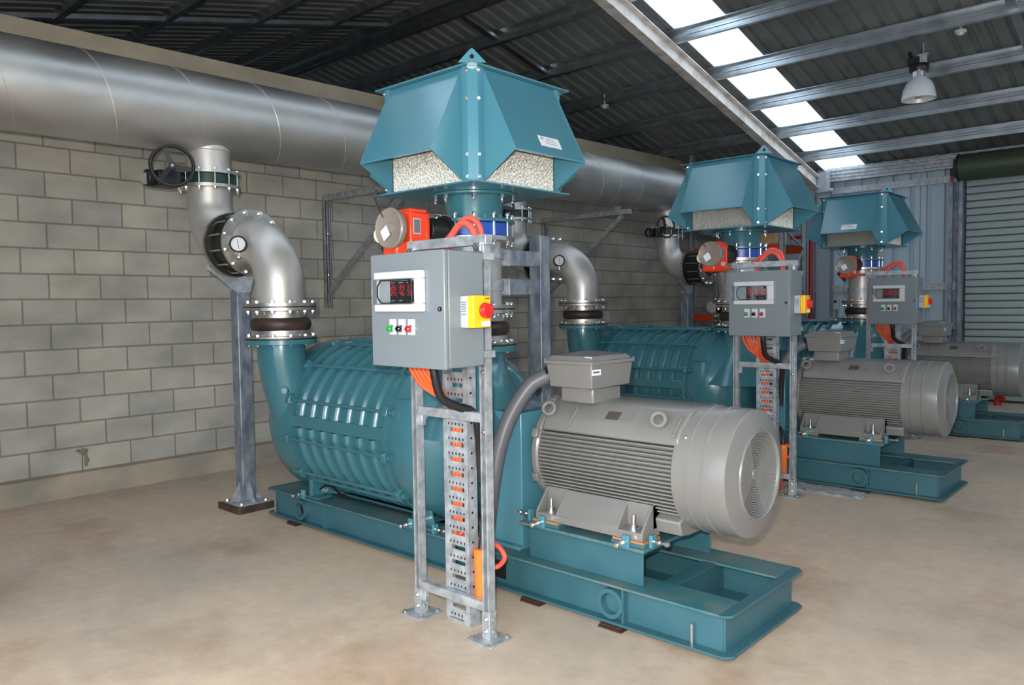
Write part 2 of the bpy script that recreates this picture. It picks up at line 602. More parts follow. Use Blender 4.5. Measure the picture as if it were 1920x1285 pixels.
for y0, y1, z0, r in blocks:
    dx = random.uniform(-0.003, 0.003)
    if nb < 300 and y1 - y0 > BL - 0.001:
        o = link('block', full_me, wl, (-7.0 + dx, y0 + JT / 2, z0 + JT / 2))
        nb += 1
    else:
        q = block_mb(y0 + JT / 2, y1 - JT / 2, z0 + JT / 2, z0 + BH - JT / 2, -7.0 + dx)
        rest.add(q.v, q.f)
spart('distant_blocks', rest, 'block', wl, kind='stuff')
# broken notch in the blocks near the floor: two hollows with dark mortar crumbs
for (yy, zz, a, b_, sd_) in ((2.345, 0.36, 0.038, 0.03, 1), (2.36, 0.285, 0.022, 0.055, 2), (2.30, 0.375, 0.02, 0.012, 3)):
    rnd = random.Random(sd_)
    nt_ = MB()
    ring_ = [(yy + a * (0.7 + 0.5 * rnd.random()) * math.cos(2 * PI * i / 11), zz + b_ * (0.7 + 0.5 * rnd.random()) * math.sin(2 * PI * i / 11)) for i in range(11)]
    nt_.add([(-6.996, p, q) for p, q in ring_] + [(-6.985 + 0.006 * rnd.random(), yy, zz)], [(i, (i + 1) % 11, 11) for i in range(11)])
    spart('mortar_crumb', nt_, 'mortar', wl)

# end wall: vertical rib cladding, girts, eave purlin, columns, roller door
wb = struct('wall_back', MB().box(-7.2, -2.8, YB + 0.06, YB + 0.08, 0, 3.9).box(-2.8, 4.7, YB + 0.06, YB + 0.08, 3.3, 3.9).box(0.6, 4.7, YB + 0.03, YB + 0.08, 0, 3.9), 'wallsheet')
def rib_profile(width, pitch, h, wtop, wbot):
    pts = [(0, 0)]
    n = int(round(width / pitch))
    for i in range(n):
        c = pitch * (i + 0.5)
        pts += [(c - wbot / 2, 0), (c - wtop / 2, h), (c + wtop / 2, h), (c + wbot / 2, 0)]
    pts.append((width, 0))
    return pts
def strip(pts, f0, f1):
    mb = MB()
    n = len(pts)
    mb.add([f0(u, v) for u, v in pts] + [f1(u, v) for u, v in pts], [(i, i + 1, n + i + 1, n + i) for i in range(n - 1)])
    return mb
prof = rib_profile(0.762, 0.254, 0.045, 0.05, 0.075)
wmb = strip(prof, lambda u, v: (u, YB + v, 0.0), lambda u, v: (u, YB + v, 3.8))
wme = wmb.mesh('cladding_sheet', M['wallsheet'], V((0, 0, 0)), False)
for i in range(6):
    link('cladding_sheet', wme, wb, (-7.2 + 0.745 * i, 0, 0))
def girt(z, y=YB - 0.06, h=0.10, x0=-4.8, x1=-2.95):
    return MB().px([(y, z), (y + 0.055, z), (y + 0.055, z + 0.012), (y + 0.012, z + 0.012), (y + 0.012, z + h - 0.012), (y + 0.055, z + h - 0.012), (y + 0.055, z + h), (y, z + h)], x0, x1)
spart('girt', girt(3.30), 'galv', wb)
spart('girt', girt(1.68), 'galv', wb)
spart('girt', girt(1.08, h=0.06), 'galv', wb)
spart('girt', girt(1.68, x0=-6.9, x1=-5.0), 'galv', wb)
ep = MB()
for zz in (3.50, 3.555, 3.61, 3.665):
    ep.px([(YB - 0.14, zz), (YB - 0.14, zz + 0.03), (YB - 0.125, zz + 0.042), (YB - 0.125, zz + 0.055), (YB - 0.02, zz + 0.055), (YB - 0.02, zz)], -4.86, 1.0)
spart('eave_purlin', ep, 'galv', wb, label='deep ribbed galvanised eave purlin')
spart('end_column', MB().box(-4.99, -4.78, YB - 0.20, YB - 0.19, 0, 3.66).box(-4.99, -4.78, YB - 0.02, YB - 0.01, 0, 3.66).box(-4.89, -4.88, YB - 0.19, YB - 0.02, 0, 3.66), 'column', wb, label='grey steel column at the end wall')
jm = MB().box(-3.02, -2.99, YB - 0.20, YB - 0.02, 0, 3.36).box(-3.02, -2.84, YB - 0.05, YB - 0.02, 0, 3.36).box(-2.87, -2.84, YB - 0.2, YB - 0.02, 0, 3.36).box(-3.02, -2.97, YB - 0.21, YB - 0.2, 0, 3.36).box(-2.89, -2.84, YB - 0.21, YB - 0.2, 0, 3.36)
spart('door_jamb', jm, 'galv_dark', wb, label='perforated galvanised jamb beside the roller door')
spart('bracket_plate', MB().box(-5.02, -4.72, YB - 0.24, YB - 0.205, 3.33, 3.38).box(-4.86, -4.80, YB - 0.205, YB - 0.15, 3.36, 3.68), 'galv', wb, bevel=0.004)
sw = Thing('isolator_switch', 'small grey weatherproof switch on the steel column of the end wall', 'switch', (-4.72, YB - 0.05, 1.42))
sw.part('switch_box', MB().box(-4.76, -4.68, YB - 0.10, YB - 0.0, 1.38, 1.56), 'pvc', bevel=0.008)
sw.part('toggle', MB().box(-4.74, -4.70, YB - 0.115, YB - 0.098, 1.50, 1.54), 'black')
sw.part('conduit', MB().cyl((-4.72, YB - 0.04, 0.0), (-4.72, YB - 0.04, 1.38), 0.014, 10), 'conduit')

d1 = struct('door_1', MB().box(-2.84, 0.6, YB - 0.004, YB + 0.03, 0, 3.4), 'slat_gap')
sl_p = [(0, 0.0), (-0.016, 0.008), (-0.022, 0.05), (-0.016, 0.090), (0, 0.097)]
slm = MB().px([(YB - 0.03 + a, b_) for a, b_ in sl_p] + [(YB + 0.0, 0.097), (YB + 0.0, 0)], -2.82, 0.6)
sme = slm.mesh('slat', M['slat'], V((0, 0, 0)), True, 50)
for i in range(30):
    link('slat', sme, d1, (0, 0, 0.12 + i * 0.1065))
spart('bottom_rail', MB().box(-2.82, 0.6, YB - 0.05, YB + 0.01, 0.035, 0.115), 'slat', d1, bevel=0.006)
spart('bottom_seal', MB().box(-2.82, 0.6, YB - 0.03, YB + 0.0, 0.0, 0.04), 'black', d1)
rd = Thing('roller_drum', 'dark green rolled curtain drum above the roller door', 'roller door', (-2.8, 13.0, 3.27))
rd.part('curtain_roll', MB().lathe((-2.86, 13.02, 3.47), (1, 0, 0), [(0, 0), (0.19, 0), (0.192, 0.3), (0.19, 3.4), (0, 3.4)], 32), 'drum')
rd.part('end_plate', MB().lathe((-2.885, 13.02, 3.47), (1, 0, 0), [(0, 0), (0.20, 0), (0.20, 0.022), (0, 0.022)], 32), 'black')
rd.part('axle_bracket', MB().box(-2.98, -2.88, 12.95, 13.26, 3.36, 3.46).box(-2.95, -2.9, 12.98, 13.06, 3.4, 3.6), 'black')
rd.part('hand_chain', MB().tube([(-2.96, 12.98, 3.42), (-2.965, 12.97, 3.36), (-2.96, 12.98, 3.28)], 0.012, 6), 'rack_red')

rf_ = Thing('hose_fitting', 'small red fitting standing on the floor before the roller door', 'fitting', (-2.317, 12.9, 0))
rf_.part('body', MB().lathe((-2.317, 12.9, 0), (0, 0, 1), [(0, 0), (0.05, 0), (0.05, 0.06), (0.035, 0.08), (0.035, 0.12), (0.075, 0.125), (0.08, 0.165), (0, 0.17)], 20), 'rack_red')
rf_.part('outlet', MB().cyl((-2.317, 12.9, 0.095), (-2.22, 12.86, 0.095), 0.03, 14), 'rack_red')

# other walls, outside the picture
struct('wall_right', MB().box(XRT, XRT + 0.1, -0.6, 13.4, 0, 3.8), 'wallsheet')
struct('wall_far_left', MB().px([(-0.6, 0), (YB, 0), (YB, 3.72), (YR, zr(YR)), (-0.6, 3.55)], XL - 0.05, XL), 'wallsheet')
struct('wall_front', MB().box(XL, -3.2, -0.75, -0.6, 0, 3.7).box(3.4, XRT, -0.75, -0.6, 0, 3.7).box(-3.2, 3.4, -0.75, -0.6, 3.3, 3.7), 'wallsheet')
struct('trim_1', MB().box(-7.2, XL, YB, YB + 0.1, 0, 3.8), 'wallsheet')

# roof
cm = MB()
for xa, xb in ((XL, -4.95), (-4.28, 1.005), (1.765, XRT)):           # two translucent strips stay open; the right one is unseen, added for light
    for ya in (YB + 0.3, -0.75):
        cm.px([(ya, zr(ya) + 0.06), (YR, zr(YR) + 0.06), (YR, zr(YR) + 0.065), (ya, zr(ya) + 0.065)], xa, xb)
ce = struct('ceiling', cm, 'sheet')
rp_ = rib_profile(0.76, 0.19, 0.032, 0.034, 0.07)
def roof_me(w_, mt_, y0, y1, nm, profile):
    return strip(profile, lambda u, v: (u, y0, zr(y0) + v), lambda u, v: (u, y1, zr(y1) + v)).mesh(nm, M[mt_], V((0, 0, 0)), False)
fm_, bm_ = roof_me(0.76, 'sheet', YR, -0.75, 'roof_sheet', rp_), roof_me(0.76, 'sheet', YR, YB + 0.3, 'roof_sheet', rp_)
xs = []
x = -4.95 - 0.76
while x > XL - 0.7:
    xs.append(x)
    x -= 0.755
x = -4.28
while x < XRT:
    if abs(x - 1.005) > 0.1:
        xs.append(x)
    x += 0.755
for x in xs:
    link('roof_sheet', fm_, ce, (x, 0, 0))
    link('roof_sheet', bm_, ce, (x, 0, 0))
sk = [(0, 0), (0.69, 0)]
for y0, y1 in ((YR, -0.75), (YR, YB + 0.3)):
    for xk in (-4.955, 1.04):  # second strip is out of view, added to brighten the block wall
        o = link('skylight_sheet', roof_me(0.69, 'skylight', y0, y1, 'skylight_sheet', sk), ce, (xk, 0, 0.004))
        o['label'] = 'translucent white roof sheet letting daylight in'
PY = [12.45, 11.47, 10.47, 9.47, 8.46, 7.46, 6.75, 6.45, 5.6, 4.6, 3.6, 2.6, 1.6, 0.6]
def purlin_mb(y, flip):
    s_ = 1 if flip else -1
    z = zr(y) - 0.002
    p = [(0, 0), (0.06, 0), (0.06, -0.012), (0.004, -0.012), (0.004, -0.055), (0.012, -0.062), (0.012, -0.088), (0.004, -0.095), (0.004, -0.138), (-0.056, -0.138), (-0.056, -0.125), (-0.06, -0.125), (-0.06, -0.15), (0, -0.15)]
    return MB().px([(y + s_ * a, z + b_) for a, b_ in p], XL + 0.05, XRT)
for i, y in enumerate(PY):
    spart('purlin', purlin_mb(y, y < YR), 'purlin', ce)
hb = MB().lathe((0, 0, 0), (0, 0, 1), [(0, 0), (0.013, 0), (0.012, 0.008), (0, 0.010)], 6).mesh('roof_screw', M['sheet'])
for y in PY[:6]:
    for k in range(14):
        if k < 14:
            o = link('roof_screw', hb, ce, (-6.9 + k * 0.135 + 0.02 * math.sin(k * 3), y - 0.062, zr(y) - 0.10))
            o.rotation_euler = (PI / 2, 0, 0)
def rafter_mb(x, yA, yB):
    mb = MB()
    f = lambda y, o_: zr(y) - 0.155 - o_
    for (x0, x1, o0, o1) in ((x - 0.065, x + 0.065, 0, 0.012), (x - 0.065, x + 0.065, 0.20, 0.212), (x - 0.006, x + 0.006, 0.012, 0.20)):
        mb.px([(yA, f(yA, o0)), (yB, f(yB, o0)), (yB, f(yB, o1)), (yA, f(yA, o1))], x0, x1)
    return mb
spart('rafter', rafter_mb(-5.02, YR, YB - 0.15), 'primer', ce, label='cream primed steel rafter beside the skylight')
spart('rafter', rafter_mb(-5.02, YR, -0.6), 'primer', ce)
spart('rafter', rafter_mb(XL + 0.12, YR, YB - 0.1), 'galv_dark', ce)
spart('rafter', rafter_mb(XL + 0.12, YR, -0.6), 'galv_dark', ce)
# bridging struts between purlins
def bridge(x, ya, yb):
    return MB().bar((x, ya, zr(ya) - 0.09), (x, yb, zr(yb) - 0.09), 0.045, 0.022)
for a, b_ in ((7.46, 8.46), (6.75, 7.46), (5.6, 6.45), (4.6, 5.6), (3.6, 4.6), (2.6, 3.6), (1.6, 2.6)):
    spart('bridging_strut', bridge(-8.0 if a < 6.5 else -7.0, a, b_), 'purlin', ce)
for a, b_ in ((6.75, 7.46), (7.46, 8.46), (8.46, 9.47), (9.47, 10.47), (10.47, 11.47), (11.47, 12.45)):
    spart('bridging_strut', bridge(-1.62, a, b_), 'purlin', ce)
spart('fly_brace', MB().bar((-5.02, 7.35, zr(7.35) - 0.35), (-5.5, 7.46, zr(7.46) - 0.12), 0.018, 0.003), 'galv', ce)

# lamp, detectors
lp = Thing('high_bay_lamp', 'spun aluminium high bay lamp hanging from the roof at upper right', 'lamp', (-2.63, 9.97, 3.84))
lc = V((-2.63, 9.97, 0))
lp.part('shade', MB().lathe(lc, (0, 0, 1), [(0.185, 3.86), (0.18, 3.90), (0.165, 3.98), (0.135, 4.05), (0.09, 4.10), (0.075, 4.115), (0.07, 4.112), (0.085, 4.095), (0.13, 4.042), (0.158, 3.975), (0.175, 3.90), (0.181, 3.86), (0.185, 3.86)], 40), 'shade')
lp.part('collar', MB().lathe(lc, (0, 0, 1), [(0, 4.10), (0.075, 4.10), (0.075, 4.18), (0.055, 4.185), (0, 4.185)], 24), 'chrome')
lp.part('gear_housing', MB().lathe(lc, (0, 0, 1), [(0, 4.18), (0.10, 4.18), (0.105, 4.19), (0.105, 4.25), (0.10, 4.26), (0, 4.26)], 20).box(-2.735, -2.63, 9.90, 10.04, 4.25, 4.34).cyl((-2.70, 9.97, 4.34), (-2.74, 9.97, 4.42), 0.02, 8), 'black')
lp.part('hanger', MB().box(-2.62, -2.545, 9.95, 9.99, 4.25, 4.36).box(-2.64, -2.53, 9.94, 10.0, 4.355, 4.37).cyl((-2.585, 9.97, 4.365), (-2.585, 9.97, zr(9.97)), 0.008, 8), 'galv')
lp.part('bulb', MB().lathe(lc, (0, 0, 1), [(0, 3.87), (0.04, 3.88), (0.06, 3.93), (0.045, 3.99), (0.02, 4.06), (0, 4.06)], 20), 'white')
def detector(c, label):
    t = Thing('smoke_detector', label, 'detector', c, 'smoke detectors under the roof')
    t.part('base', MB().lathe(c, (0, 0, -1), [(0, 0), (0.06, 0), (0.06, 0.015), (0.05, 0.03), (0, 0.03)], 24), 'white')
    t.part('chamber', MB().lathe(c, (0, 0, -1), [(0, 0.03), (0.035, 0.03), (0.03, 0.05), (0, 0.055)], 20), 'white')
    t.part('mount', MB().cyl(V(c), V(c) + V((0, 0, zr(c[1]) - c[2])), 0.012, 8), 'white')
detector((-2.143, 9.682, zr(9.682) - 0.10), 'white smoke detector on the roof right of the lamp')
detector((-6.72, 9.47, zr(9.47) - 0.165), 'white smoke detector on a purlin right of the nearest hood')

# header pipe along the wall with welds
HX, HR = -5.76, 0.302
hz = lambda y: 2.985 + 0.0125 * y
hd = Thing('header_pipe', 'big stainless header pipe running along the block wall under the roof', 'pipe', (HX, 6, 2.7))
a_, b_ = V((HX, -0.55, hz(-0.55))), V((HX, 13.2, hz(13.2)))
hdir = (b_ - a_).normalized()
pf = [(0, 0)]
L = (b_ - a_).length
k = 0.4
pf += [(HR, 0)]
hd.part('pipe_shell', MB().lathe(a_, hdir, [(0, 0), (HR, 0), (HR, L), (0, L)], 72), 'header')
for y in (8.05, 8.55, 9.6, 10.9):
    c = V((HX, y, hz(y)))
    n_ = (hdir + V((0, 0, 0.0))).normalized()
    hd.part('weld_seam', MB().ring(c - n_ * 0.004, n_, HR + 0.0016, HR - 0.002, 0, 0.007, 72), 'steel')

sv = []
nseg = 40
for i in range(int(8.6 / 0.62 * nseg)):
    yy = -0.5 + 0.62 * i / nseg
    an_ = -2 * PI * i / nseg + 0.9
    rr_ = HR + 0.001
    sv.append((HX + rr_ * math.cos(an_), yy, hz(yy) + rr_ * math.sin(an_)))
hd.part('weld_seam', MB().tube(sv, 0.0035, 5), 'steel', label='spiral weld seam')

# wall brackets that carry the header
def wall_bracket(y, x1, zt, zb, label, xs_):
    t = Thing('pipe_bracket', label, 'bracket', (-6.98, y, zb), 'galvanised brackets under the header pipe')
    c = 0.041
    def chan(p, q, up):
        return MB().bar(p, q, 0.03, 0.03, up)
    t.part('upright', MB().box(-6.998, -6.99, y - 0.03, y + 0.03, zb, zt).box(-6.998, -6.94, y - 0.03, y - 0.024, zb, zt).box(-6.998, -6.94, y + 0.024, y + 0.03, zb, zt).box(-6.946, -6.94, y - 0.03, y - 0.014, zb, zt).box(-6.946, -6.94, y + 0.014, y + 0.03, zb, zt), 'galv')
    t.part('arm', MB().box(-6.998, x1, y - 0.03, y + 0.03, zt - 0.005, zt + 0.055), 'galv')
    t.part('brace', MB().bar((-6.93, y, zb + 0.17), (x1 - 0.12, y, zt - 0.02), 0.026, 0.02, (0, 1, 0)), 'galv')
    sd = MB().box(xs_ - 0.025, xs_ + 0.025, y - 0.02, y + 0.02, zt + 0.055, hz(y) - HR + 0.05)
    t.part('saddle', sd, 'galv')
    for z in (zb + 0.35, zt - 0.35):
        t.inst('bolt', hexhead(0.01), (-6.94, y - 0.008, z), qz((1, 0, 0)))
wall_bracket(4.78, -5.55, 2.66, 1.53, 'galvanised wall bracket with a diagonal brace, left of the nearest hood', -5.98)
wall_bracket(8.36, -5.55, 2.68, 1.50, 'galvanised wall bracket with a diagonal brace, between the nearest and middle hoods', -5.74)

# pallet rack in the far corner
rk = Thing('pallet_rack', 'steel pallet rack with orange beams in the far corner', 'rack', (-6.0, 12.4, 0))
def upright(x, y, h):
    return MB().box(x - 0.045, x + 0.045, y - 0.03, y - 0.022, 0, h).box(x - 0.045, x - 0.037, y - 0.03, y + 0.03, 0, h).box(x + 0.037, x + 0.045, y - 0.03, y + 0.03, 0, h)
for x, y, h in ((-6.68, 11.95, 4.15), (-6.68, 12.85, 3.6), (-5.10, 11.95, 2.85), (-5.10, 12.85, 2.85)):
    rk.part('upright', upright(x, y, h), 'galv')
for z in (2.33, 1.22, 0.35):
    for y in (11.93, 12.87):
        rk.part('beam', MB().box(-6.63, -5.15, y - 0.025, y + 0.025, z, z + 0.11), 'rack_orange')
    rk.part('shelf', MB().box(-6.64, -5.14, 11.96, 12.84, z + 0.11, z + 0.13), 'galv_dark')
for x in (-6.68, -5.10):
    for za, zb_ in ((0.3, 1.0), (1.0, 1.7), (1.7, 2.4)):
        rk.part('frame_brace', MB().bar((x, 11.97, za), (x, 12.83, zb_), 0.012, 0.012, (1, 0, 0)), 'galv')
        rk.part('frame_brace', MB().bar((x, 12.83, zb_), (x, 11.97, zb_ + 0.3), 0.012, 0.012, (1, 0, 0)), 'galv')
solo('cardboard_box', MB().box(-5.85, -5.25, 12.0, 12.5, 2.46, 2.68), 'card', 'tan cardboard box on the top shelf of the pallet rack', 'box', (-5.55, 12.25, 2.46), bevel=0.004)
def spool(x, label):
    t = Thing('cable_spool', label, 'spool', (x, 12.0, 1.35), 'white spools on the rack')
    for dx in (-0.05, 0.05):
        pass
    t.part('flange', MB().lathe((x, 11.98, 1.455), (0, 1, 0), [(0.02, 0), (0.10, 0), (0.10, 0.01), (0.02, 0.01)], 28), 'white')
    t.part('flange', MB().lathe((x, 12.10, 1.455), (0, 1, 0), [(0.02, 0), (0.10, 0), (0.10, 0.01), (0.02, 0.01)], 28), 'white')
    t.part('core', MB().lathe((x, 11.99, 1.455), (0, 1, 0), [(0, 0.01), (0.07, 0), (0.07, 0.11), (0, 0.11)], 24), 'white')
spool(-6.33, 'white cable spool on the rack, left of the pair')
spool(-6.10, 'white cable spool on the rack, right of the pair')
rp2 = Thing('fire_pipe', 'red pipe standing against the end wall beside the column', 'pipe', (-5.12, 13.1, 0))
rp2.part('riser', MB().cyl((-5.10, 13.12, 0), (-5.10, 13.12, 2.62), 0.03, 14), 'rack_red')
rp2.part('elbow_pipe', MB().cyl((-5.10, 13.12, 2.62), (-5.45, 13.12, 2.62), 0.03, 14), 'rack_red')

# ------------------------------------------------------------------ one blower set (the nearest); copied twice further down
YC, ZC = 3.375, 0.745                        # shaft axis
SX, SY = -3.24, 3.245                       # suction pipe axis
DX, DY = -4.79, 2.89                         # discharge pipe axis
B0, B1, B2, B3 = -5.2, -1.49, 2.975, 3.775   # base frame rectangle

# base frame
t = Thing('base_frame', '', 'frame', (-3.3, YC, 0.02), 'teal base frames')
unit(t, 'teal steel base frame under the {} blower and motor')
def ibeam(y0, y1, yw):
    return MB().box(B0 + 0.055, B1 - 0.055, y0, y1, 0.02, 0.032).box(B0 + 0.055, B1 - 0.055, yw - 0.005, yw + 0.005, 0.032, 0.198)
for y0, y1, yw in ((B2, B2 + 0.2, B2 + 0.055), (B3 - 0.2, B3, B3 - 0.055)):
    t.part('side_beam', ibeam(y0, y1, yw), 'teal_frame')
    t.part('top_flange', MB().box(B0 + 0.055, B1 - 0.053, y0, y1, 0.198, 0.21), 'teal_dusty', bevel=0.002, label='dust covered top flange of the side beam')
ch = 0.03
for x0, x1, xw, s_ in ((B1 - 0.055, B1, B1 - 0.05, 1), (B0, B0 + 0.055, B0 + 0.05, -1)):
    e = MB()
    def poly(xa, xb):
        o, i_ = (xb, xa) if s_ > 0 else (xa, xb)
        return [(i_, B2), (o - s_ * ch, B2), (o, B2 + ch), (o, B3 - ch), (o - s_ * ch, B3), (i_, B3)]
    e.pz(poly(x0, x1), 0.198, 0.21)
    e.pz(poly(x0, x1), 0.02, 0.032)
    e.box(xw - 0.005, xw + 0.005, B2 + 0.05, B3 - 0.05, 0.032, 0.198)
    t.part('end_beam', e, 'teal_frame', bevel=0.002)
for xc in (-1.90, -2.9, -4.88):
    t.part('cross_beam', MB().box(xc - 0.035, xc + 0.035, B2 + 0.2, B3 - 0.2, 0.195, 0.207).box(xc - 0.005, xc + 0.005, B2 + 0.06, B3 - 0.06, 0.032, 0.195).box(xc - 0.035, xc + 0.035, B2 + 0.2, B3 - 0.2, 0.022, 0.034), 'teal_frame')
for xc in (-2.04, -4.48, -3.2):
    t.part('stiffener', MB().pz([(xc - 0.005, B2 + 0.012), (xc + 0.005, B2 + 0.012), (xc + 0.005, B2 + 0.05), (xc - 0.005, B2 + 0.05)], 0.032, 0.198), 'teal_frame')
for xc, hole in ((-2.11, False), (-4.77, True)):
    r_ = MB().ring((xc, B2 + 0.008, 0.112), (0, 1, 0), 0.072, 0.052, 0, 0.06, 32)
    lr = t.part('lifting_ring', r_, 'teal_frame')
    t.part('ring_bore', MB().lathe((xc, B2 + 0.049, 0.112), (0, 1, 0), [(0, 0), (0.052, 0), (0.052, 0.0015), (0, 0.0015)], 28), 'darkhole' if hole else 'teal_frame', lr)
for xc in (-1.685, -5.12):
    t.part('anchor_stud', MB().cyl((xc, B2 + 0.028, 0.02), (xc, B2 + 0.028, 0.125), 0.008, 10), 'chrome')
# motor pedestal
t.part('pedestal', MB().box(-2.67, -1.965, 3.05, 3.06, 0.21, 0.385).box(-2.67, -1.965, 3.69, 3.70, 0.21, 0.385).box(-2.67, -2.66, 3.06, 3.69, 0.21, 0.385).box(-2.2, -2.19, 3.06, 3.69, 0.21, 0.385).box(-1.99, -1.965, 3.06, 3.15, 0.36, 0.385), 'teal_frame', bevel=0.002)
t.part('pedestal_top', MB().box(-2.70, -1.93, 3.0, 3.75, 0.385, 0.401), 'teal_dusty', bevel=0.002, label='dusty top plate of the motor pedestal')
for x0, x1 in ((-2.60, -2.46), (-2.10, -1.95)):
    for y0, y1 in ((3.02, 3.16), (3.59, 3.73)):
        t.part('pedestal_pad', MB().box(x0 - 0.02, x1 + 0.015, y0 - 0.008, y1, 0.401, 0.420), 'teal_frame', bevel=0.002)
        t.part('shim', MB().box(x0 - 0.015, x1 + 0.01, y0 - 0.004, y1, 0.420, 0.430), 'packer', label='orange brown shim under the motor foot')
jb = MB().lathe((0, 0, 0), (0, 0, 1), [(0, 0), (0.008, 0), (0.008, 0.07), (0.014, 0.07), (0.014, 0.084), (0.010, 0.088), (0, 0.088)], 8).lathe((0, 0, 0.03), (0, 0, 1), [(0.008, 0), (0.014, 0), (0.014, 0.01), (0.008, 0.01)], 6)
jbm = jb.mesh('jack_bolt', M['chrome'])
def jack(p, d):
    p, d = V(p), V(d)
    s_ = d.cross(V((0, 0, 1)))
    t.part('jack_lug', MB().obox(p, d * 0.009, s_ * 0.02, V((0, 0, 0.03))), 'teal', bevel=0.003)
    t.inst('jack_bolt', jbm, p, qz(d))
jack((-2.545, 3.005, 0.425), (0, -1, 0))
jack((-2.03, 3.005, 0.425), (0, -1, 0))
jack((-1.925, 3.07, 0.43), (1, 0, 0))
jack((-2.665, 3.06, 0.43), (-1, 0, 0))
for xx in (-3.56, -4.72):
    jack((xx, 2.985, 0.235), (0, -1, 0))
jack((-3.36, 3.0, 0.235), (1, 0, 0))
t.part('rating_plate', MB().box(-2.93, -2.82, B2 + 0.046, B2 + 0.049, 0.055, 0.15), 'black', label='black rating plate on the beam web')

# packing pads
for xc, wd, lab in ((-2.09, 0.13, 'below the lifting ring near the motor end'), (-2.59, 0.13, 'below the middle of the motor'), (-4.83, 0.12, 'below the discharge end')):
    o = solo('packing_pad', MB().box(xc - wd / 2, xc + wd / 2, B2 - 0.025, B2 + 0.12, 0, 0.009).box(xc - wd / 2 + 0.004, xc + wd / 2 - 0.004, B2 - 0.02, B2 + 0.12, 0.012, 0.02).box(xc - wd / 2 + 0.02, xc + wd / 2 - 0.02, B2 - 0.01, B2 + 0.12, 0.008, 0.013), 'pad', '', 'pad', (xc, B2, 0), 'packing pads under the base frames')
    unit(o, 'brown packing pad under the {} base frame, ' + lab)

# blower
t = Thing('blower', '', 'blower', (-4.1, YC, 0.21), 'teal multistage blowers')
unit(t, 'teal ribbed multistage blower, {} of the three')
pf_ends = [(0, -4.64), (0.50, -4.64), (0.55, -4.635), (0.55, -4.605), (0.49, -4.60), (0.49, -3.625), (0.55, -3.62), (0.555, -3.58), (0.5, -3.575), (0, -3.57)]
t.part('barrel', MB().lathe((0, YC, ZC), (1, 0, 0), pf_ends, 96), 'teal_cast')
def ribs(hw, h, r0):
    out = []
    x = -4.545
    while x < -3.66:
        out.append([(r0, x - hw - 0.008), (r0 + h * 0.75, x - hw + 0.004), (r0 + h, x - hw + 0.016), (r0 + h, x + hw - 0.016), (r0 + h * 0.75, x + hw - 0.004), (r0, x + hw + 0.008)])
        x += 0.132
    return out
for pr_ in ribs(0.036, 0.036, 0.497):
    t.part('upper_rib', MB().lathe((0, YC, ZC), (1, 0, 0), [(0.48, pr_[0][1])] + pr_ + [(0.48, pr_[-1][1])], 48, math.radians(-82), math.radians(82)), 'teal_cast')
for pr_ in ribs(0.027, 0.046, 0.487):
    t.part('lower_rib', MB().lathe((0, YC, ZC), (1, 0, 0), [(0.47, pr_[0][1])] + pr_ + [(0.47, pr_[-1][1])], 40, math.radians(91), math.radians(269)), 'teal_cast')
t.part('upper_shell', MB().lathe((0, YC, ZC), (1, 0, 0), [(0.48, -4.60), (0.503, -4.60), (0.503, -3.625), (0.48, -3.625)], 48, math.radians(-88), math.radians(88)), 'teal_cast')
for s_ in (-1, 1):
    t.part('split_flange', MB().px([(YC + s_ * 0.47, ZC - 0.004), (YC + s_ * 0.532, ZC - 0.004), (YC + s_ * 0.530, ZC + 0.075), (YC + s_ * 0.47, ZC + 0.075)], -4.62, -3.6), 'teal_cast', bevel=0.006)
for i in range(13):
    a = math.radians(18.5 + i * 27.7)
    y, z = YC - 0.556 * math.cos(a), ZC + 0.556 * math.sin(a)
    t.part('tie_rod', MB().cyl((-4.69, y, z), (-3.53, y, z), 0.011, 10).cyl((-4.70, y, z), (-4.665, y, z), 0.02, 6).cyl((-3.56, y, z), (-3.525, y, z), 0.02, 6), 'teal_cast')
for i in range(13):
    a = math.radians(18.5 + i * 27.7)
    for x in (-4.63, -3.59):
        c = V((x, YC - 0.55 * math.cos(a), ZC + 0.55 * math.sin(a)))
        rd_ = V((0, -math.cos(a), math.sin(a)))
        t.part('rod_lug', MB().obox(c, (0.022, 0, 0), rd_ * 0.03, V((1, 0, 0)).cross(rd_) * 0.032), 'teal_cast', bevel=0.006)
t.part('top_bar', MB().box(-4.56, -3.62, YC - 0.06, YC + 0.05, 1.262, 1.292).box(-4.62, -4.3, YC - 0.05, YC + 0.05, 1.28, 1.318), 'teal_cast', bevel=0.006)
# outlet volute and nozzle
t.part('outlet_volute', MB().lathe((0, YC, ZC), (1, 0, 0), [(0, -5.02), (0.22, -5.02), (0.30, -4.99), (0.46, -4.965), (0.52, -4.92), (0.552, -4.85), (0.56, -4.78), (0.552, -4.71), (0.545, -4.66), (0.53, -4.62), (0, -4.62)], 72), 'teal_cast')
t.part('outlet_nozzle', MB().tube(spline([(DX, DY, 1.30), (DX, DY, 1.2), (DX + 0.005, DY + 0.035, 1.0), (DX + 0.01, DY + 0.095, 0.78), (DX + 0.02, DY + 0.17, 0.58), (DX + 0.03, DY + 0.30, 0.42)], 6), [0.163] * 13 + [0.16] * 6 + [0.152] * 6 + [0.14] * 6, 36), 'teal_cast')
t.part('nozzle_rim', MB().tube(spline([(DX - 0.155, DY - 0.04, 1.29), (DX - 0.16, DY + 0.0, 1.0), (DX - 0.15, DY + 0.07, 0.78)], 6), 0.009, 8), 'teal_cast')
t.part('outlet_flange', MB().lathe((DX, DY, 1.293), (0, 0, 1), [(0.15, 0), (0.243, 0), (0.243, 0.034), (0.15, 0.034), (0.15, 0)], 56), 'teal_cast', bevel=0.003)
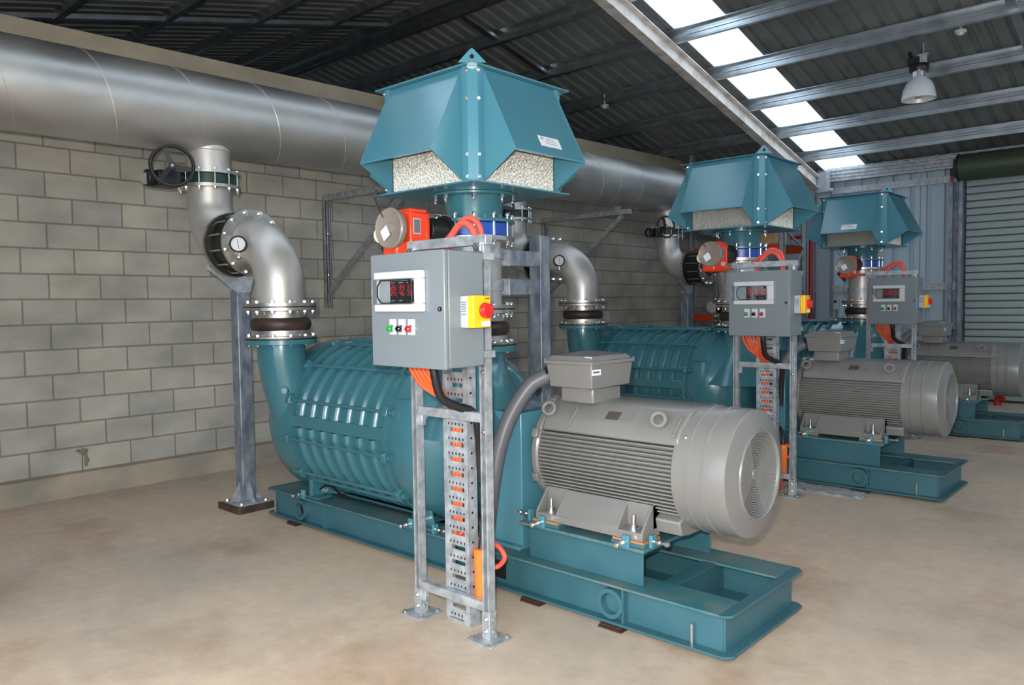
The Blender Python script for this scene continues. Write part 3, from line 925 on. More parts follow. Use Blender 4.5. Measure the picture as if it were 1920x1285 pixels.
for p_, q_, r_ in (((-4.93, 2.95, 0.77), (-5.00, 2.92, 0.765), 0.024), ((-4.66, 2.84, 0.98), (-4.62, 2.80, 0.985), 0.02)):
    t.part('nozzle_boss', MB().cyl(p_, q_, r_, 12), 'teal_cast')
# inlet head
t.part('inlet_head', MB().lathe((0, YC, ZC), (1, 0, 0), [(0, -3.60), (0.53, -3.60), (0.545, -3.57), (0.545, -3.45), (0.535, -3.38), (0.50, -3.31), (0.42, -3.20), (0.32, -3.115), (0.24, -3.09), (0, -3.085)], 80), 'teal_cast')
t.part('head_pad', MB().lathe((0, YC, ZC), (1, 0, 0), [(0.53, -3.55), (0.556, -3.545), (0.556, -3.40), (0.53, -3.395)], 12, math.radians(28), math.radians(62)), 'teal_cast')
t.part('inlet_neck', MB().lathe((SX, SY, 0), (0, 0, 1), [(0.42, 0.80), (0.33, 0.93), (0.24, 1.04), (0.19, 1.14), (0.168, 1.22), (0.165, 1.28)], 48), 'teal_cast')
t.part('inlet_flange', MB().lathe((SX, SY, 1.272), (0, 0, 1), [(0.15, 0), (0.236, 0), (0.236, 0.034), (0.15, 0.034), (0.15, 0)], 56), 'teal_cast', bevel=0.003)
t.part('bearing_housing', MB().lathe((0, YC, ZC), (1, 0, 0), [(0, -3.09), (0.15, -3.09), (0.16, -3.075), (0.16, -3.02), (0.12, -3.008), (0, -3.005)], 36), 'teal_cast')
t.part('rear_bearing_housing', MB().lathe((0, YC, ZC), (-1, 0, 0), [(0, 5.0), (0.15, 5.0), (0.16, 5.06), (0.14, 5.16), (0.08, 5.18), (0, 5.18)], 36), 'teal_cast')
# feet
ft = MB().px([(B2 + 0.02, 0.21), (B3 - 0.02, 0.21), (B3 - 0.02, 0.30), (B3 - 0.09, 0.72), (B2 + 0.09, 0.72), (B2 + 0.02, 0.30)], -3.56, -3.52)
ft.box(-3.62, -3.38, B2 + 0.02, B2 + 0.16, 0.21, 0.228).box(-3.62, -3.38, B3 - 0.16, B3 - 0.02, 0.21, 0.228)
ft.py([(-3.53, 0.226), (-3.40, 0.226), (-3.53, 0.62)], B2 + 0.06, B2 + 0.075)
t.part('foot', ft, 'teal_cast', bevel=0.006)
fl_ = MB().px([(B2 + 0.03, 0.21), (B3 - 0.03, 0.21), (B3 - 0.05, 0.50), (B2 + 0.10, 0.50), (B2 + 0.03, 0.40)], -4.68, -4.64)
fl_.box(-4.76, -4.56, B2 + 0.02, B2 + 0.14, 0.21, 0.226).box(-4.76, -4.56, B3 - 0.14, B3 - 0.02, 0.21, 0.226)
t.part('foot', fl_, 'teal_cast', bevel=0.006)
t.part('drain_pipe', MB().tube([(-4.62, 3.06, 0.27), (-4.55, 3.06, 0.31), (-4.46, 3.06, 0.31), (-4.38, 3.06, 0.262), (-3.57, 3.06, 0.262)], 0.008, 8).cyl((-4.40, 3.06, 0.262), (-4.34, 3.06, 0.262), 0.014, 10), 'black', label='thin black drain line under the barrel')
t.part('under_rail', MB().cyl((-4.64, 3.02, 0.345), (-3.56, 3.02, 0.345), 0.013, 10), 'teal_cast')

# coupling guard
t = Thing('coupling_guard', '', 'guard', (-2.87, YC, 0.21), 'coupling guards')
unit(t, 'teal box guard over the shaft coupling of the {} set')
t.part('cover', MB().box(-3.0, -2.765, 3.1, 3.65, 0.228, 0.955), 'teal', bevel=0.006)
t.part('foot_flange', MB().box(-3.0, -2.765, 3.075, 3.675, 0.21, 0.228), 'teal', bevel=0.002)
for x in (-2.96, -2.81):
    t.inst('bolt', hexhead(0.009), (x, 3.088, 0.228))
fw = MB()
g = 7
hs = [[0.957 + 0.012 * random.random() + (0.01 if (i * j) % 3 == 0 else 0) for j in range(g)] for i in range(g)]
vs = [(-2.985 + 0.22 * i / (g - 1), 3.10 + 0.35 * j / (g - 1), hs[i][j]) for i in range(g) for j in range(g)]
fw.add(vs, [(i * g + j, (i + 1) * g + j, (i + 1) * g + j + 1, i * g + j + 1) for i in range(g - 1) for j in range(g - 1)])
o = solo('plastic_film', fw, 'wrap', '', 'film', (-2.87, 3.2, 0.956), 'plastic films on the guards')
unit(o, 'crinkled clear plastic film lying on the {} coupling guard')

# motor
t = Thing('motor', '', 'motor', (-2.2, YC, 0.43), 'grey electric motors')
unit(t, 'light grey finned electric motor, {} of the three')
cx = lambda mb, prof, n=64: mb.lathe((0, YC, ZC), (1, 0, 0), prof, n)
t.part('frame', cx(MB(), [(0, -2.66), (0.262, -2.66), (0.262, -1.80), (0, -1.80)]), 'motor')
fins = MB()
for i in range(20):
    z = 0.512 + i * 0.0199
    dz = abs(z - ZC)
    ro = math.sqrt(max(0.296 ** 2 - dz * dz, 0.01))
    ri = math.sqrt(max(0.258 ** 2 - dz * dz, 0.0))
    for s_ in (-1, 1):
        ya, yb = YC + s_ * ri, YC + s_ * ro
        fins.box(-2.63, -1.815, min(ya, yb), max(ya, yb), z - 0.0035, z + 0.0035)
t.part('cooling_fins', fins, 'motor', kind='stuff', smooth=False)
es = cx(MB(), [(0, -2.70), (0.17, -2.70), (0.20, -2.69), (0.285, -2.68), (0.298, -2.67), (0.298, -2.645), (0.29, -2.635), (0.25, -2.635), (0, -2.635)])
t.part('end_shield', es, 'motor')
for i in range(8):
    a = PI * 2 * (i + 0.5) / 8
    t.part('end_shield_lug', MB().obox((-2.655, YC + 0.30 * math.cos(a), ZC + 0.30 * math.sin(a)), (0.018, 0, 0), V((0, math.cos(a), math.sin(a))) * 0.018, V((0, -math.sin(a), math.cos(a))) * 0.024), 'motor', bevel=0.005)
sad = [(YC - 0.268, 0.882), (YC - 0.262, 0.915), (YC - 0.235, 0.955), (YC - 0.15, 1.025), (YC - 0.11, 1.042), (YC + 0.11, 1.042), (YC + 0.15, 1.025), (YC + 0.235, 0.955), (YC + 0.262, 0.915), (YC + 0.268, 0.882), (YC + 0.1, 0.86), (YC - 0.1, 0.86)]
t.part('top_saddle', MB().px(sad, -2.62, -1.81), 'motor', bevel=0.01)
for x in (-2.44, -1.835):
    t.part('saddle_rib', MB().bar((x, YC - 0.264, 0.915), (x, YC - 0.18, 1.0), 0.006, 0.02), 'motor', bevel=0.004)
t.part('belly', MB().px([(YC - 0.22, 0.452), (YC - 0.15, 0.44), (YC + 0.15, 0.44), (YC + 0.22, 0.452), (YC + 0.24, 0.52), (YC + 0.15, 0.56), (YC - 0.15, 0.56), (YC - 0.24, 0.52)], -2.62, -1.82), 'motor', bevel=0.008)
for s_ in (-1, 1):
    f = MB()
    yo, yi = YC + s_ * 0.355, YC + s_ * 0.20
    f.box(-2.60, -1.95, min(yo, yi), max(yo, yi), 0.430, 0.470)
    pr = [(yo, 0.468), (yo - s_ * 0.012, 0.485), (YC + s_ * 0.262, 0.585), (YC + s_ * 0.2, 0.585), (YC + s_ * 0.2, 0.468)]
    f.px(pr, -2.455, -2.105)
    for x in (-2.60, -1.962):
        f.px(pr, x, x + 0.012)
    f.px(pr, -2.47, -2.452)
    f.px(pr, -2.108, -2.09)
    f.px([(YC + s_ * 0.262, 0.468), (YC + s_ * 0.262, 0.585), (YC + s_ * 0.2, 0.585), (YC + s_ * 0.2, 0.468)], -2.60, -1.95)
    fo = t.part('foot', f, 'motor', bevel=0.004)
    t.part('foot_panel', MB().prism([(-2.43, 0.0), (-2.13, 0.0), (-2.13, 1.0), (-2.43, 1.0)], lambda u, v: (u, yo - s_ * (0.016 + 0.07 * v), 0.486 + 0.078 * v), lambda u, v: (u, yo - s_ * (0.024 + 0.07 * v), 0.482 + 0.078 * v)), 'motor', fo, bevel=0.002)
    for x in (-2.53, -2.025):
        me = bolt_mesh(0.07, 0.016)
        c = MB().lathe((0, 0, 0), (0, 0, 1), [(0, 0), (0.03, 0), (0.03, 0.005), (0.019, 0.006), (0.019, 0.024), (0.011, 0.026), (0.011, 0.07), (0, 0.07)], 12)
        key = 'footbolt'
        if key not in _bolts:
            _bolts[key] = c.mesh('foot_bolt', M['chrome'])
        t.inst('foot_bolt', _bolts[key], (x, YC + s_ * 0.31, 0.470), None, fo)
cw = t.part('fan_cowl', cx(MB(), [(0.24, -1.835), (0.296, -1.835), (0.300, -1.83), (0.300, -1.765), (0.304, -1.762), (0.304, -1.755), (0.300, -1.752), (0.300, -1.685), (0.304, -1.682), (0.304, -1.675), (0.300, -1.672), (0.300, -1.576), (0.2985, -1.570), (0.295, -1.5665), (0.25, -1.553), (0.212, -1.541), (0.209, -1.535), (0.203, -1.533), (0.198, -1.537), (0.195, -1.548)], 88), 'motor', sharp=24)
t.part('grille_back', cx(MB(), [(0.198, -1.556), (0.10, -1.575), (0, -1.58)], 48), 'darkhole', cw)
gr = MB()
r_ = 0.196
while r_ > 0.012:
    xx = -1.549 - 0.022 * (1 - r_ / 0.196)
    gr.lathe((0, YC, ZC), (1, 0, 0), [(r_ - 0.0088, xx - 0.0015), (r_ - 0.0045, xx + 0.0015), (r_, xx)], 64)
    r_ -= 0.0112
t.part('grille_rings', gr, 'motor', cw, kind='stuff')
sp = MB()
for k in range(2):
    for a in [math.radians(-62 + 6.5 * j + 180 * k) for j in range(16)]:
        sp.bar((-1.548, YC + 0.196 * math.cos(a), ZC + 0.196 * math.sin(a)), (-1.568, YC + 0.02 * math.cos(a), ZC + 0.02 * math.sin(a)), 0.0042, 0.0015, (1, 0, 0))
t.part('grille_spokes', sp, 'motor', cw, kind='stuff')
t.part('grille_hub', cx(MB(), [(0, -1.572), (0.03, -1.572), (0.026, -1.562), (0, -1.56)], 24), 'motor', cw)
for (a, xx) in ((2.5, -1.79), (3.9, -1.79), (5.3, -1.79), (0.9, -1.79)):
    d_ = V((0, math.cos(a), math.sin(a)))
    t.inst('bolt', hexhead(0.007), V((xx, YC, ZC)) + d_ * 0.299, qz(d_), cw)
# terminal box
tb = MB()
def frus(mb, r0, r1, z0, z1):
    (a0, a1, b0, b1), (c0, c1, d0, d1_) = r0, r1
    vs = [(a0, b0, z0), (a1, b0, z0), (a1, b1, z0), (a0, b1, z0), (c0, d0, z1), (c1, d0, z1), (c1, d1_, z1), (c0, d1_, z1)]
    return mb.add(vs, [(3, 2, 1, 0), (4, 5, 6, 7), (0, 1, 5, 4), (1, 2, 6, 5), (2, 3, 7, 6), (3, 0, 4, 7)])
frus(tb, (-2.575, -2.305, 3.12, 3.455), (-2.59, -2.295, 3.105, 3.47), 1.112, 1.235)
tbo = t.part('terminal_box', tb, 'motor', bevel=0.006)
ld = MB()
frus(ld, (-2.60, -2.285, 3.095, 3.48), (-2.598, -2.287, 3.097, 3.478), 1.233, 1.252)
frus(ld, (-2.585, -2.30, 3.11, 3.465), (-2.57, -2.315, 3.13, 3.445), 1.252, 1.276)
frus(ld, (-2.57, -2.315, 3.13, 3.445), (-2.47, -2.42, 3.24, 3.34), 1.276, 1.292)
lo_ = t.part('lid', ld, 'motor', tbo, bevel=0.003)
for x in (-2.605, -2.28):
    for y in (3.09, 3.485):
        t.part('lid_ear', MB().cyl((x, y, 1.232), (x, y, 1.256), 0.013, 12), 'motor', lo_) if False else None
        t.inst('bolt', hexhead(0.006), (x + (0.012 if x < -2.4 else -0.012), y + (0.012 if y < 3.2 else -0.012), 1.252), None, tbo)
t.part('lid_label', MB().obox((-2.33, 3.121, 1.263), (0.022, 0, 0), V((0, 0.008, 0.0105)), V((0, -0.0009, 0.0007))), 'white', tbo)
t.part('box_neck', MB().box(-2.545, -2.335, 3.17, 3.42, 1.03, 1.114), 'motor', bevel=0.01)
st_ = t.part('warning_sticker', MB().obox((-2.299, 3.150, 1.206), (0.002, 0, 0.0002), (0, 0.036, 0), (0.0035 * 0 + 0.0, 0, 0.025)), 'paper', tbo, label='white sticker with two lines of grey print')
for z, y1 in ((1.216, 3.180), (1.197, 3.174)):
    t.part('print_line', MB().box(-2.2975, -2.2962, 3.121, y1, z - 0.005, z + 0.005), 'ink', tbo)
for x in (-2.595, -1.93):
    dn = V((0, -0.66, 0.75))
    c = V((x, YC - 0.222, 0.972))
    t.part('lifting_eye', MB().torus(c + dn * 0.03, V((0, 0.75, 0.66)).cross(V((1, 0, 0))).cross(V((1, 0, 0))) if False else V((0.25, -0.75, 0.35)), 0.032, 0.0105, 28, 10).cyl(c - dn * 0.02, c + dn * 0.012, 0.018, 12), 'motor')
def slope_plate(nm, x0, x1, v0, v1, mt_, lab=None):
    p0, p1 = V((0, YC - 0.262, 0.915)), V((0, YC - 0.15, 1.025))
    p0, p1 = V((0, YC - 0.235, 0.955)), V((0, YC - 0.15, 1.025))
    nrm = V((0, -(p1 - p0).z, (p1 - p0).y)).normalized()
    a, b_ = p0.lerp(p1, v0), p0.lerp(p1, v1)
    c = (a + b_) / 2 + V(((x0 + x1) / 2, 0, 0)) + nrm * 0.002
    t.part(nm, MB().obox(c, V(((x1 - x0) / 2, 0, 0)), (b_ - a) / 2, nrm * 0.0015), mt_, label=lab)
slope_plate('nameplate', -2.25, -2.175, 0.15, 0.62, 'plate', 'dark etched nameplate')
slope_plate('nameplate', -2.168, -2.095, 0.2, 0.55, 'plate2', 'pale nameplate')

# flexible conduit from the motor box to the floor
cpts = spline([(-2.60, 3.17, 1.172), (-2.65, 3.135, 1.148), (-2.70, 3.09, 1.10), (-2.765, 3.02, 0.955), (-2.797, 2.965, 0.795), (-2.815, 2.93, 0.615), (-2.83, 2.91, 0.44), (-2.85, 2.89, 0.2), (-2.855, 2.885, 0.0)], 7)
t = Thing('flexible_conduit', '', 'conduit', (-2.855, 2.885, 0), 'grey flexible conduits')
unit(t, 'thick grey flexible conduit rising to the terminal box of the {} motor')
t.part('hose', MB().tube(cpts, 0.042, 18), 'conduit')
gl_ = MB().cyl((-2.572, 3.195, 1.185), (-2.605, 3.16, 1.166), 0.054, 18).cyl((-2.60, 3.165, 1.169), (-2.618, 3.15, 1.16), 0.05, 10).torus((-2.606, 3.16, 1.166), (-0.7, -0.65, -0.3), 0.05, 0.008)
t.part('gland', gl_, 'black', label='black cable gland')

# control cabinet
CX0, CX1, CY0, CY1, CZ0, CZ1 = -2.82, -2.336, 2.16, 2.392, 1.277, 1.772
t = Thing('control_cabinet', '', 'cabinet', (-2.58, 2.3, CZ0), 'grey control cabinets')
unit(t, 'grey control cabinet with red digital displays and a yellow switch, {} of the three')
t.part('body', MB().box(CX0 + 0.004, CX1 - 0.002, CY0 + 0.026, CY1, CZ0 + 0.004, CZ1 - 0.002), 'cabinet', bevel=0.006)
dr = t.part('door', MB().box(CX0, CX1, CY0, CY0 + 0.022, CZ0, CZ1), 'cabinet', bevel=0.005)
t.part('lock', MB().cyl((-2.362, CY0 + 0.001, 1.528), (-2.362, CY0 - 0.008, 1.528), 0.0095, 18), 'black', dr)
t.part('lock_slot', MB().box(-2.364, -2.360, CY0 - 0.010, CY0 - 0.007, 1.523, 1.533), 'chrome', dr)
# display window: white frame, clear hinged cover, meters
WX0, WX1, WZ0, WZ1 = -2.768, -2.452, 1.518, 1.692
f = MB()
yb, yf = CY0 + 0.001, CY0 - 0.024
f.box(WX0, WX1, yf, yb, WZ1 - 0.034, WZ1).box(WX0, WX1, yf, yb, WZ0, WZ0 + 0.034)
f.box(WX1 - 0.048, WX1, yf, yb, WZ0 + 0.034, WZ1 - 0.034).box(WX0, WX0 + 0.014, yf + 0.012, yb, WZ0 + 0.034, WZ1 - 0.034)
wf = t.part('window_frame', f, 'white', bevel=0.004)
t.part('window_back', MB().box(WX0 + 0.014, WX1 - 0.048, CY0 - 0.0025, CY0 - 0.0005, WZ0 + 0.034, WZ1 - 0.034), 'pvc', wf)
t.part('window_cover', MB().box(WX0 - 0.006, WX1 - 0.05, yf - 0.010, yf - 0.006, WZ0 + 0.03, WZ1 - 0.03), 'glass', wf, bevel=0.0015)
gsk = MB()
xa, xb, za, zb_ = WX0 + 0.03, WX1 - 0.056, WZ0 + 0.038, WZ1 - 0.038
c_ = 0.025
loop = [(xa, za + c_), (xa + c_, za), (xb, za), (xb, zb_), (xa + c_, zb_), (xa, zb_ - c_)]
for i in range(6):
    (a, b_), (c, d) = loop[i], loop[(i + 1) % 6]
    gsk.bar((a, yf - 0.004, b_), (c, yf - 0.004, d), 0.0022, 0.0022, (0, 1, 0))
t.part('window_gasket', gsk, 'gunmetal', wf)
for z in (WZ0 + 0.045, WZ1 - 0.045):
    t.part('latch', MB().cyl((xb - 0.006, yf - 0.012, z), (xb - 0.006, yf - 0.002, z), 0.0085, 14), 'black', wf)
    t.part('hinge', MB().cyl((WX0 - 0.008, yf - 0.004, z - 0.012), (WX0 - 0.008, yf - 0.004, z + 0.012), 0.005, 10), 'glass', wf)
SEG = {'0': 'abcdef', '1': 'bc', '2': 'abged', '3': 'abgcd', '4': 'fgbc', '5': 'afgcd', '6': 'afgedc', '7': 'abc', '8': 'abcdefg', '9': 'abfgcd'}
def digit(mb, ch_, x, z, w_, h_, y):
    k = w_ * 0.16
    pos = {'a': (0, h_), 'd': (0, 0), 'g': (0, h_ / 2)}
    for s_ in SEG[ch_]:
        if s_ in pos:
            zz = z + pos[s_][1]
            mb.box(x + k, x + w_ - k, y - 0.0008, y, zz - k * 0.55, zz + k * 0.55)
        else:
            xx = x + (w_ if s_ in 'bc' else 0)
            z0 = z + (h_ / 2 if s_ in 'bf' else 0)
            mb.box(xx - k * 0.55, xx + k * 0.55, y - 0.0008, y, z0 + k * 0.6, z0 + h_ / 2 - k * 0.6)
for i, (top, mid) in enumerate((('26', '25'), ('39', '46'), ('37', '35'))):
    x0 = -2.668 + i * 0.0535
    md = t.part('display_module', MB().box(x0, x0 + 0.0475, CY0 - 0.014, CY0 - 0.002, WZ0 + 0.040, WZ0 + 0.132), 'black', wf, bevel=0.001)
    dg = MB()
    y = CY0 - 0.0142
    for (s_, z, w_, h_) in ((top, WZ0 + 0.095, 0.013, 0.019), (mid, WZ0 + 0.070, 0.013, 0.019)):
        for k_, ch_ in enumerate(s_):
            digit(dg, ch_, x0 + 0.008 + k_ * 0.0185, z, w_, h_, y)
    t.part('digits', dg, 'digit', wf)
    t.part('caption', MB().box(x0 + 0.007, x0 + 0.033, y - 0.0006, y, WZ0 + 0.123, WZ0 + 0.126).box(x0 + 0.009, x0 + 0.030, y - 0.0006, y, WZ0 + 0.046, WZ0 + 0.049), 'pvc', wf)
# push buttons / lamps
for i, mt_ in enumerate(('greenlens', 'blacklens', 'redlens')):
    xb_ = -2.668 + i * 0.062
    lab = ('green push button', 'black selector knob', 'red push button')[i]
    pl = t.part('legend_plate', MB().box(xb_ - 0.0215, xb_ + 0.0215, CY0 - 0.004, CY0 + 0.001, 1.418, 1.486), 'white', bevel=0.001)
    t.part('bezel', MB().lathe((xb_, CY0 - 0.004, 1.445), (0, -1, 0), [(0, 0), (0.0165, 0), (0.0165, 0.007), (0.0135, 0.010), (0, 0.010)], 24), 'chrome', pl)
    t.part('button', MB().lathe((xb_, CY0 - 0.013, 1.445), (0, -1, 0), [(0, 0), (0.0125, 0), (0.0135, 0.006), (0.0135, 0.016), (0.010, 0.020), (0, 0.021)], 24), mt_, pl, label=lab)
# isolator on the right side
sw_ = t.part('switch_base', MB().box(CX1 - 0.003, CX1 + 0.042, 2.248, 2.352, 1.448, 1.582), 'pvc', bevel=0.005)
t.part('switch_cover', MB().box(CX1 + 0.042, CX1 + 0.078, 2.248, 2.352, 1.448, 1.582), 'yellow', sw_, bevel=0.006, label='yellow switch cover')
kx = CX1 + 0.078
kn = MB().lathe((kx, 2.312, 1.520), (1, 0, 0), [(0, 0), (0.033, 0), (0.032, 0.012), (0, 0.012)], 32)
kn.px([(2.312 - 0.030, 1.532), (2.312 - 0.013, 1.548), (2.312 + 0.013, 1.548), (2.312 + 0.030, 1.532), (2.312 + 0.028, 1.506), (2.312 + 0.010, 1.487), (2.312 - 0.010, 1.487), (2.312 - 0.028, 1.506)], kx + 0.010, kx + 0.026)
t.part('rotary_knob', kn, 'redknob', sw_, bevel=0.003, label='red rotary knob')
t.part('switch_label', MB().box(kx - 0.001, kx + 0.001, 2.295, 2.345, 1.455, 1.474), 'paper', sw_)
t.part('maker_mark', MB().box(kx - 0.001, kx + 0.0008, 2.318, 2.323, 1.566, 1.571).box(kx - 0.001, kx + 0.0008, 2.325, 2.331, 1.566, 1.571).box(kx - 0.001, kx + 0.0008, 2.333, 2.341, 1.566, 1.572), 'black', sw_)
pr = MB()
for z, y0, y1 in ((1.554, 2.262, 2.270), (1.545, 2.262, 2.272), (1.536, 2.260, 2.272), (1.527, 2.262, 2.270), (1.518, 2.262, 2.272), (1.505, 2.260, 2.271)):
    pr.box(CX1 + 0.004 + 0.004 * ((z * 1000) % 2), CX1 + 0.036, 2.2472, 2.2482, z - 0.002, z + 0.002)
t.part('base_print', pr, 'ink', sw_)

# cabinet stand: strut posts, plates, rails
t = Thing('cabinet_stand', '', 'stand', (-2.68, 2.51, 0), 'galvanised cabinet stands')
unit(t, 'galvanised strut stand carrying the {} control cabinet')
def strut_sec(xc, yc, a=0.0205, th=0.0025, lip=0.0095):
    # open side towards -y
    return [(xc - a, yc - a), (xc - a, yc + a), (xc + a, yc + a), (xc + a, yc - a), (xc + a - lip, yc - a), (xc + a - lip, yc - a + 0.007), (xc + a - lip + th, yc - a + 0.007), (xc + a - lip + th, yc - a + th), (xc + a - th, yc - a + th), (xc + a - th, yc + a - th), (xc - a + th, yc + a - th), (xc - a + th, yc - a + th), (xc - a + lip - th, yc - a + th), (xc - a + lip - th, yc - a + 0.007), (xc - a + lip, yc - a + 0.007), (xc - a + lip, yc - a)]
PL_, PR_, PYY = -2.925, -2.45, 2.51
for xc in (PL_, PR_):
    t.part('post', MB().pz(strut_sec(xc, PYY), 0.012, 1.812), 'galv')
    t.part('base_plate', MB().box(xc - 0.078, xc + 0.078, PYY - 0.075, PYY + 0.075, 0, 0.008), 'galv', bevel=0.002)
    a = 0.0245
    t.part('post_shoe', MB().pz([(xc - a, PYY - a), (xc + a, PYY - a), (xc + a, PYY + a), (xc - a, PYY + a)], 0.008, 0.135), 'galv', bevel=0.002)
    for dx, dy in ((-0.06, -0.057), (0.06, -0.057), (0.06, 0.057), (-0.06, 0.057)):
        t.inst('bolt', hexhead(0.009), (xc + dx, PYY + dy, 0.008))
    for z in (0.045, 0.10):
        t.inst('bolt', hexhead(0.007), (xc, PYY - a, z), qz((0, -1, 0)))
        t.inst('bolt', hexhead(0.007), (xc + a, PYY, z), qz((1, 0, 0)))
x0, x1 = PL_ + 0.0205, PR_ - 0.0205
t.part('rail', MB().box(x0, x1, PYY - 0.018, PYY + 0.0205, 0.13, 0.172).box(x0, x0 + 0.03, PYY - 0.016, PYY + 0.01, 0.075, 0.132), 'galv', bevel=0.003)
t.part('rail', MB().box(x0, x1, PYY - 0.018, PYY + 0.0205, 1.006, 1.050).box(x0, x0 + 0.03, PYY - 0.016, PYY + 0.01, 0.955, 1.008), 'galv', bevel=0.003)
t.part('rail', MB().box(PL_ - 0.03, PR_ + 0.035, PYY - 0.024, PYY + 0.022, 1.812, 1.858), 'galv', bevel=0.003)
for x in (PL_ + 0.01, PR_ - 0.01):
    t.part('rail_bracket', MB().box(x - 0.02, x + 0.02, PYY - 0.036, PYY - 0.022, 1.780, 1.822), 'chrome', bevel=0.002)
    for dx in (-0.011, 0.011):
        t.inst('bolt', hexhead(0.008), (x + dx, PYY - 0.036, 1.806), qz((0, -1, 0)))
for z in (1.74, 1.31):
    for x in (-2.80, -2.40):
        t.part('mount_strap', MB().box(x - 0.0, x + 0.03, CY1 - 0.01, PYY - 0.018, z, z + 0.03) if x > -2.6 else MB().box(x, x + 0.03, CY1 - 0.01, PYY - 0.018, z, z + 0.03), 'galv')
t.part('mount_rail', MB().box(PL_ - 0.02, PR_ + 0.03, PYY - 0.042, PYY - 0.021, 1.735, 1.775).box(PL_ - 0.02, PR_ + 0.03, PYY - 0.042, PYY - 0.021, 1.30, 1.34), 'galv', bevel=0.002)
for z in (0.965, 1.24):
    t.inst('bolt', hexhead(0.008), (PR_, PYY - 0.018, z), qz((0, -1, 0)))

# cable tray
TX0, TX1, TYF, TYB = -2.765, -2.60, 2.535, 2.585
t = Thing('cable_tray', '', 'tray', ((TX0 + TX1) / 2, TYB, 0), 'perforated cable trays')
unit(t, 'perforated galvanised cable tray standing under the {} cabinet')
for xa, xb in ((TX0, TX0 + 0.004), (TX1 - 0.004, TX1)):
    t.part('side_rail', MB().box(xa, xb, TYF, TYB + 0.01, 0.02, 1.30), 'galv')
t.part('front_edge', MB().box(TX1 - 0.012, TX1, TYF - 0.001, TYF + 0.003, 0.02, 1.30).box(TX0, TX0 + 0.026, TYF - 0.001, TYF + 0.003, 0.02, 1.30), 'galv')
rg = MB()
x0, x1 = TX0 + 0.004, TX1 - 0.004
rg.box(x0, x1, TYF, TYF + 0.003, -0.026, 0.026)
rg.box(x0, x0 + 0.040, TYF, TYF + 0.003, 0.026, 0.0455)
rg.box(x1 - 0.024, x1, TYF, TYF + 0.003, 0.026, 0.0455)
rme = rg.mesh('rung', M['galv'], V((0, 0, 0)), False)
rh = MB()
for k in range(5):
    xx = x0 + 0.03 + k * 0.024
    rh.box(xx, xx + 0.007, TYF - 0.0006, TYF + 0.001, -0.014, -0.002)
rhm = rh.mesh('rung_slots', M['darkhole'], V((0, 0, 0)), False)
hole = MB().lathe((0, 0, 0), (1, 0, 0), [(0, 0), (0.006, 0), (0.006, 0.0012), (0, 0.0012)], 10).mesh('rail_hole', M['darkhole'])
z = 0.055
while z < 1.28:
    ro_ = t.inst('rung', rme, (0, 0, z))
    so_ = link('rung_slots', rhm, ro_, (0, 0, 0))
    so_['kind'] = 'stuff'
    t.inst('rail_hole', hole, (TX1 + 0.0002, (TYF + TYB) / 2, z))
    z += 0.0715
t.part('tray_foot', MB().box(TX0, TX1 + 0.002, TYF + 0.004, TYB + 0.02, 0, 0.02).box(TX1 - 0.04, TX1 + 0.004, TYF - 0.006, TYB + 0.012, 0.012, 0.07), 'galv')

# cables from the cabinet down the tray
def cable(pts, r, mt_, tmpl, cat='cable', nm='cable', grp=None, n=8):
    o = solo(nm, MB().tube(spline(pts, n), r, 12), mt_, '', cat, pts[-1], grp)
    unit(o, tmpl)
    return o
for i in range(5):
    xs_ = -2.80 + i * 0.030
    xe = -2.715 + (i % 3) * 0.021
    ye = 2.556 + (i // 3) * 0.018
    nm = ('first', 'second', 'third', 'fourth', 'fifth')[i]
    end = (0.40, 0.46, 0.44, 0.5, 0.48)[i]
    cable([(xs_, 2.36, 1.285), (xs_ + 0.005, 2.37, 1.235), (xs_ + 0.025, 2.42, 1.16), (xe - 0.006, 2.50, 1.09), (xe, ye, 1.02), (xe, ye, 0.85), (xe, ye, 0.6), (xe, ye, end)], 0.0098, 'cable',
          'orange cable, ' + nm + ' from the left below the {} cabinet', grp='orange cables below the cabinets')
cable([(-2.63, 2.36, 1.285), (-2.63, 2.365, 1.22), (-2.628, 2.40, 1.12), (-2.60, 2.47, 1.075), (-2.57, 2.535, 1.045), (-2.562, 2.565, 0.98), (-2.585, 2.60, 0.86), (-2.60, 2.62, 0.7)], 0.021, 'black',
      'black corrugated conduit curving down under the {} cabinet', cat='conduit', nm='corrugated_conduit', grp='black conduits below the cabinets')
o = solo('orange_pipe', MB().cyl((-2.555, 2.568, 0.135), (-2.555, 2.568, 0.385), 0.031, 22).cyl((-2.555, 2.568, 0.30), (-2.555, 2.568, 0.39), 0.034, 22), 'pipeorange', '', 'pipe', (-2.555, 2.568, 0.135), 'orange pipes beside the trays')
unit(o, 'bright orange upright pipe beside the cable tray of the {} set')
cable([(-2.56, 2.575, 0.386), (-2.562, 2.59, 0.44), (-2.585, 2.61, 0.49), (-2.64, 2.63, 0.53), (-2.70, 2.62, 0.50)], 0.017, 'black', 'black conduit bending out of the orange pipe of the {} set', cat='conduit', nm='corrugated_conduit', grp='black conduits in the orange pipes')
cable([(-2.70, 2.60, 0.47), (-2.79, 2.64, 0.45), (-2.80, 2.66, 0.40), (-2.72, 2.70, 0.375), (-2.62, 2.71, 0.37), (-2.565, 2.71, 0.355), (-2.535, 2.71, 0.315), (-2.565, 2.70, 0.27), (-2.60, 2.66, 0.25), (-2.60, 2.645, 0.15), (-2.60, 2.645, 0.0)], 0.0125, 'orangetube', 'red hose loop behind the strut post of the {} set', cat='hose', nm='hose', grp='red hoses by the posts')

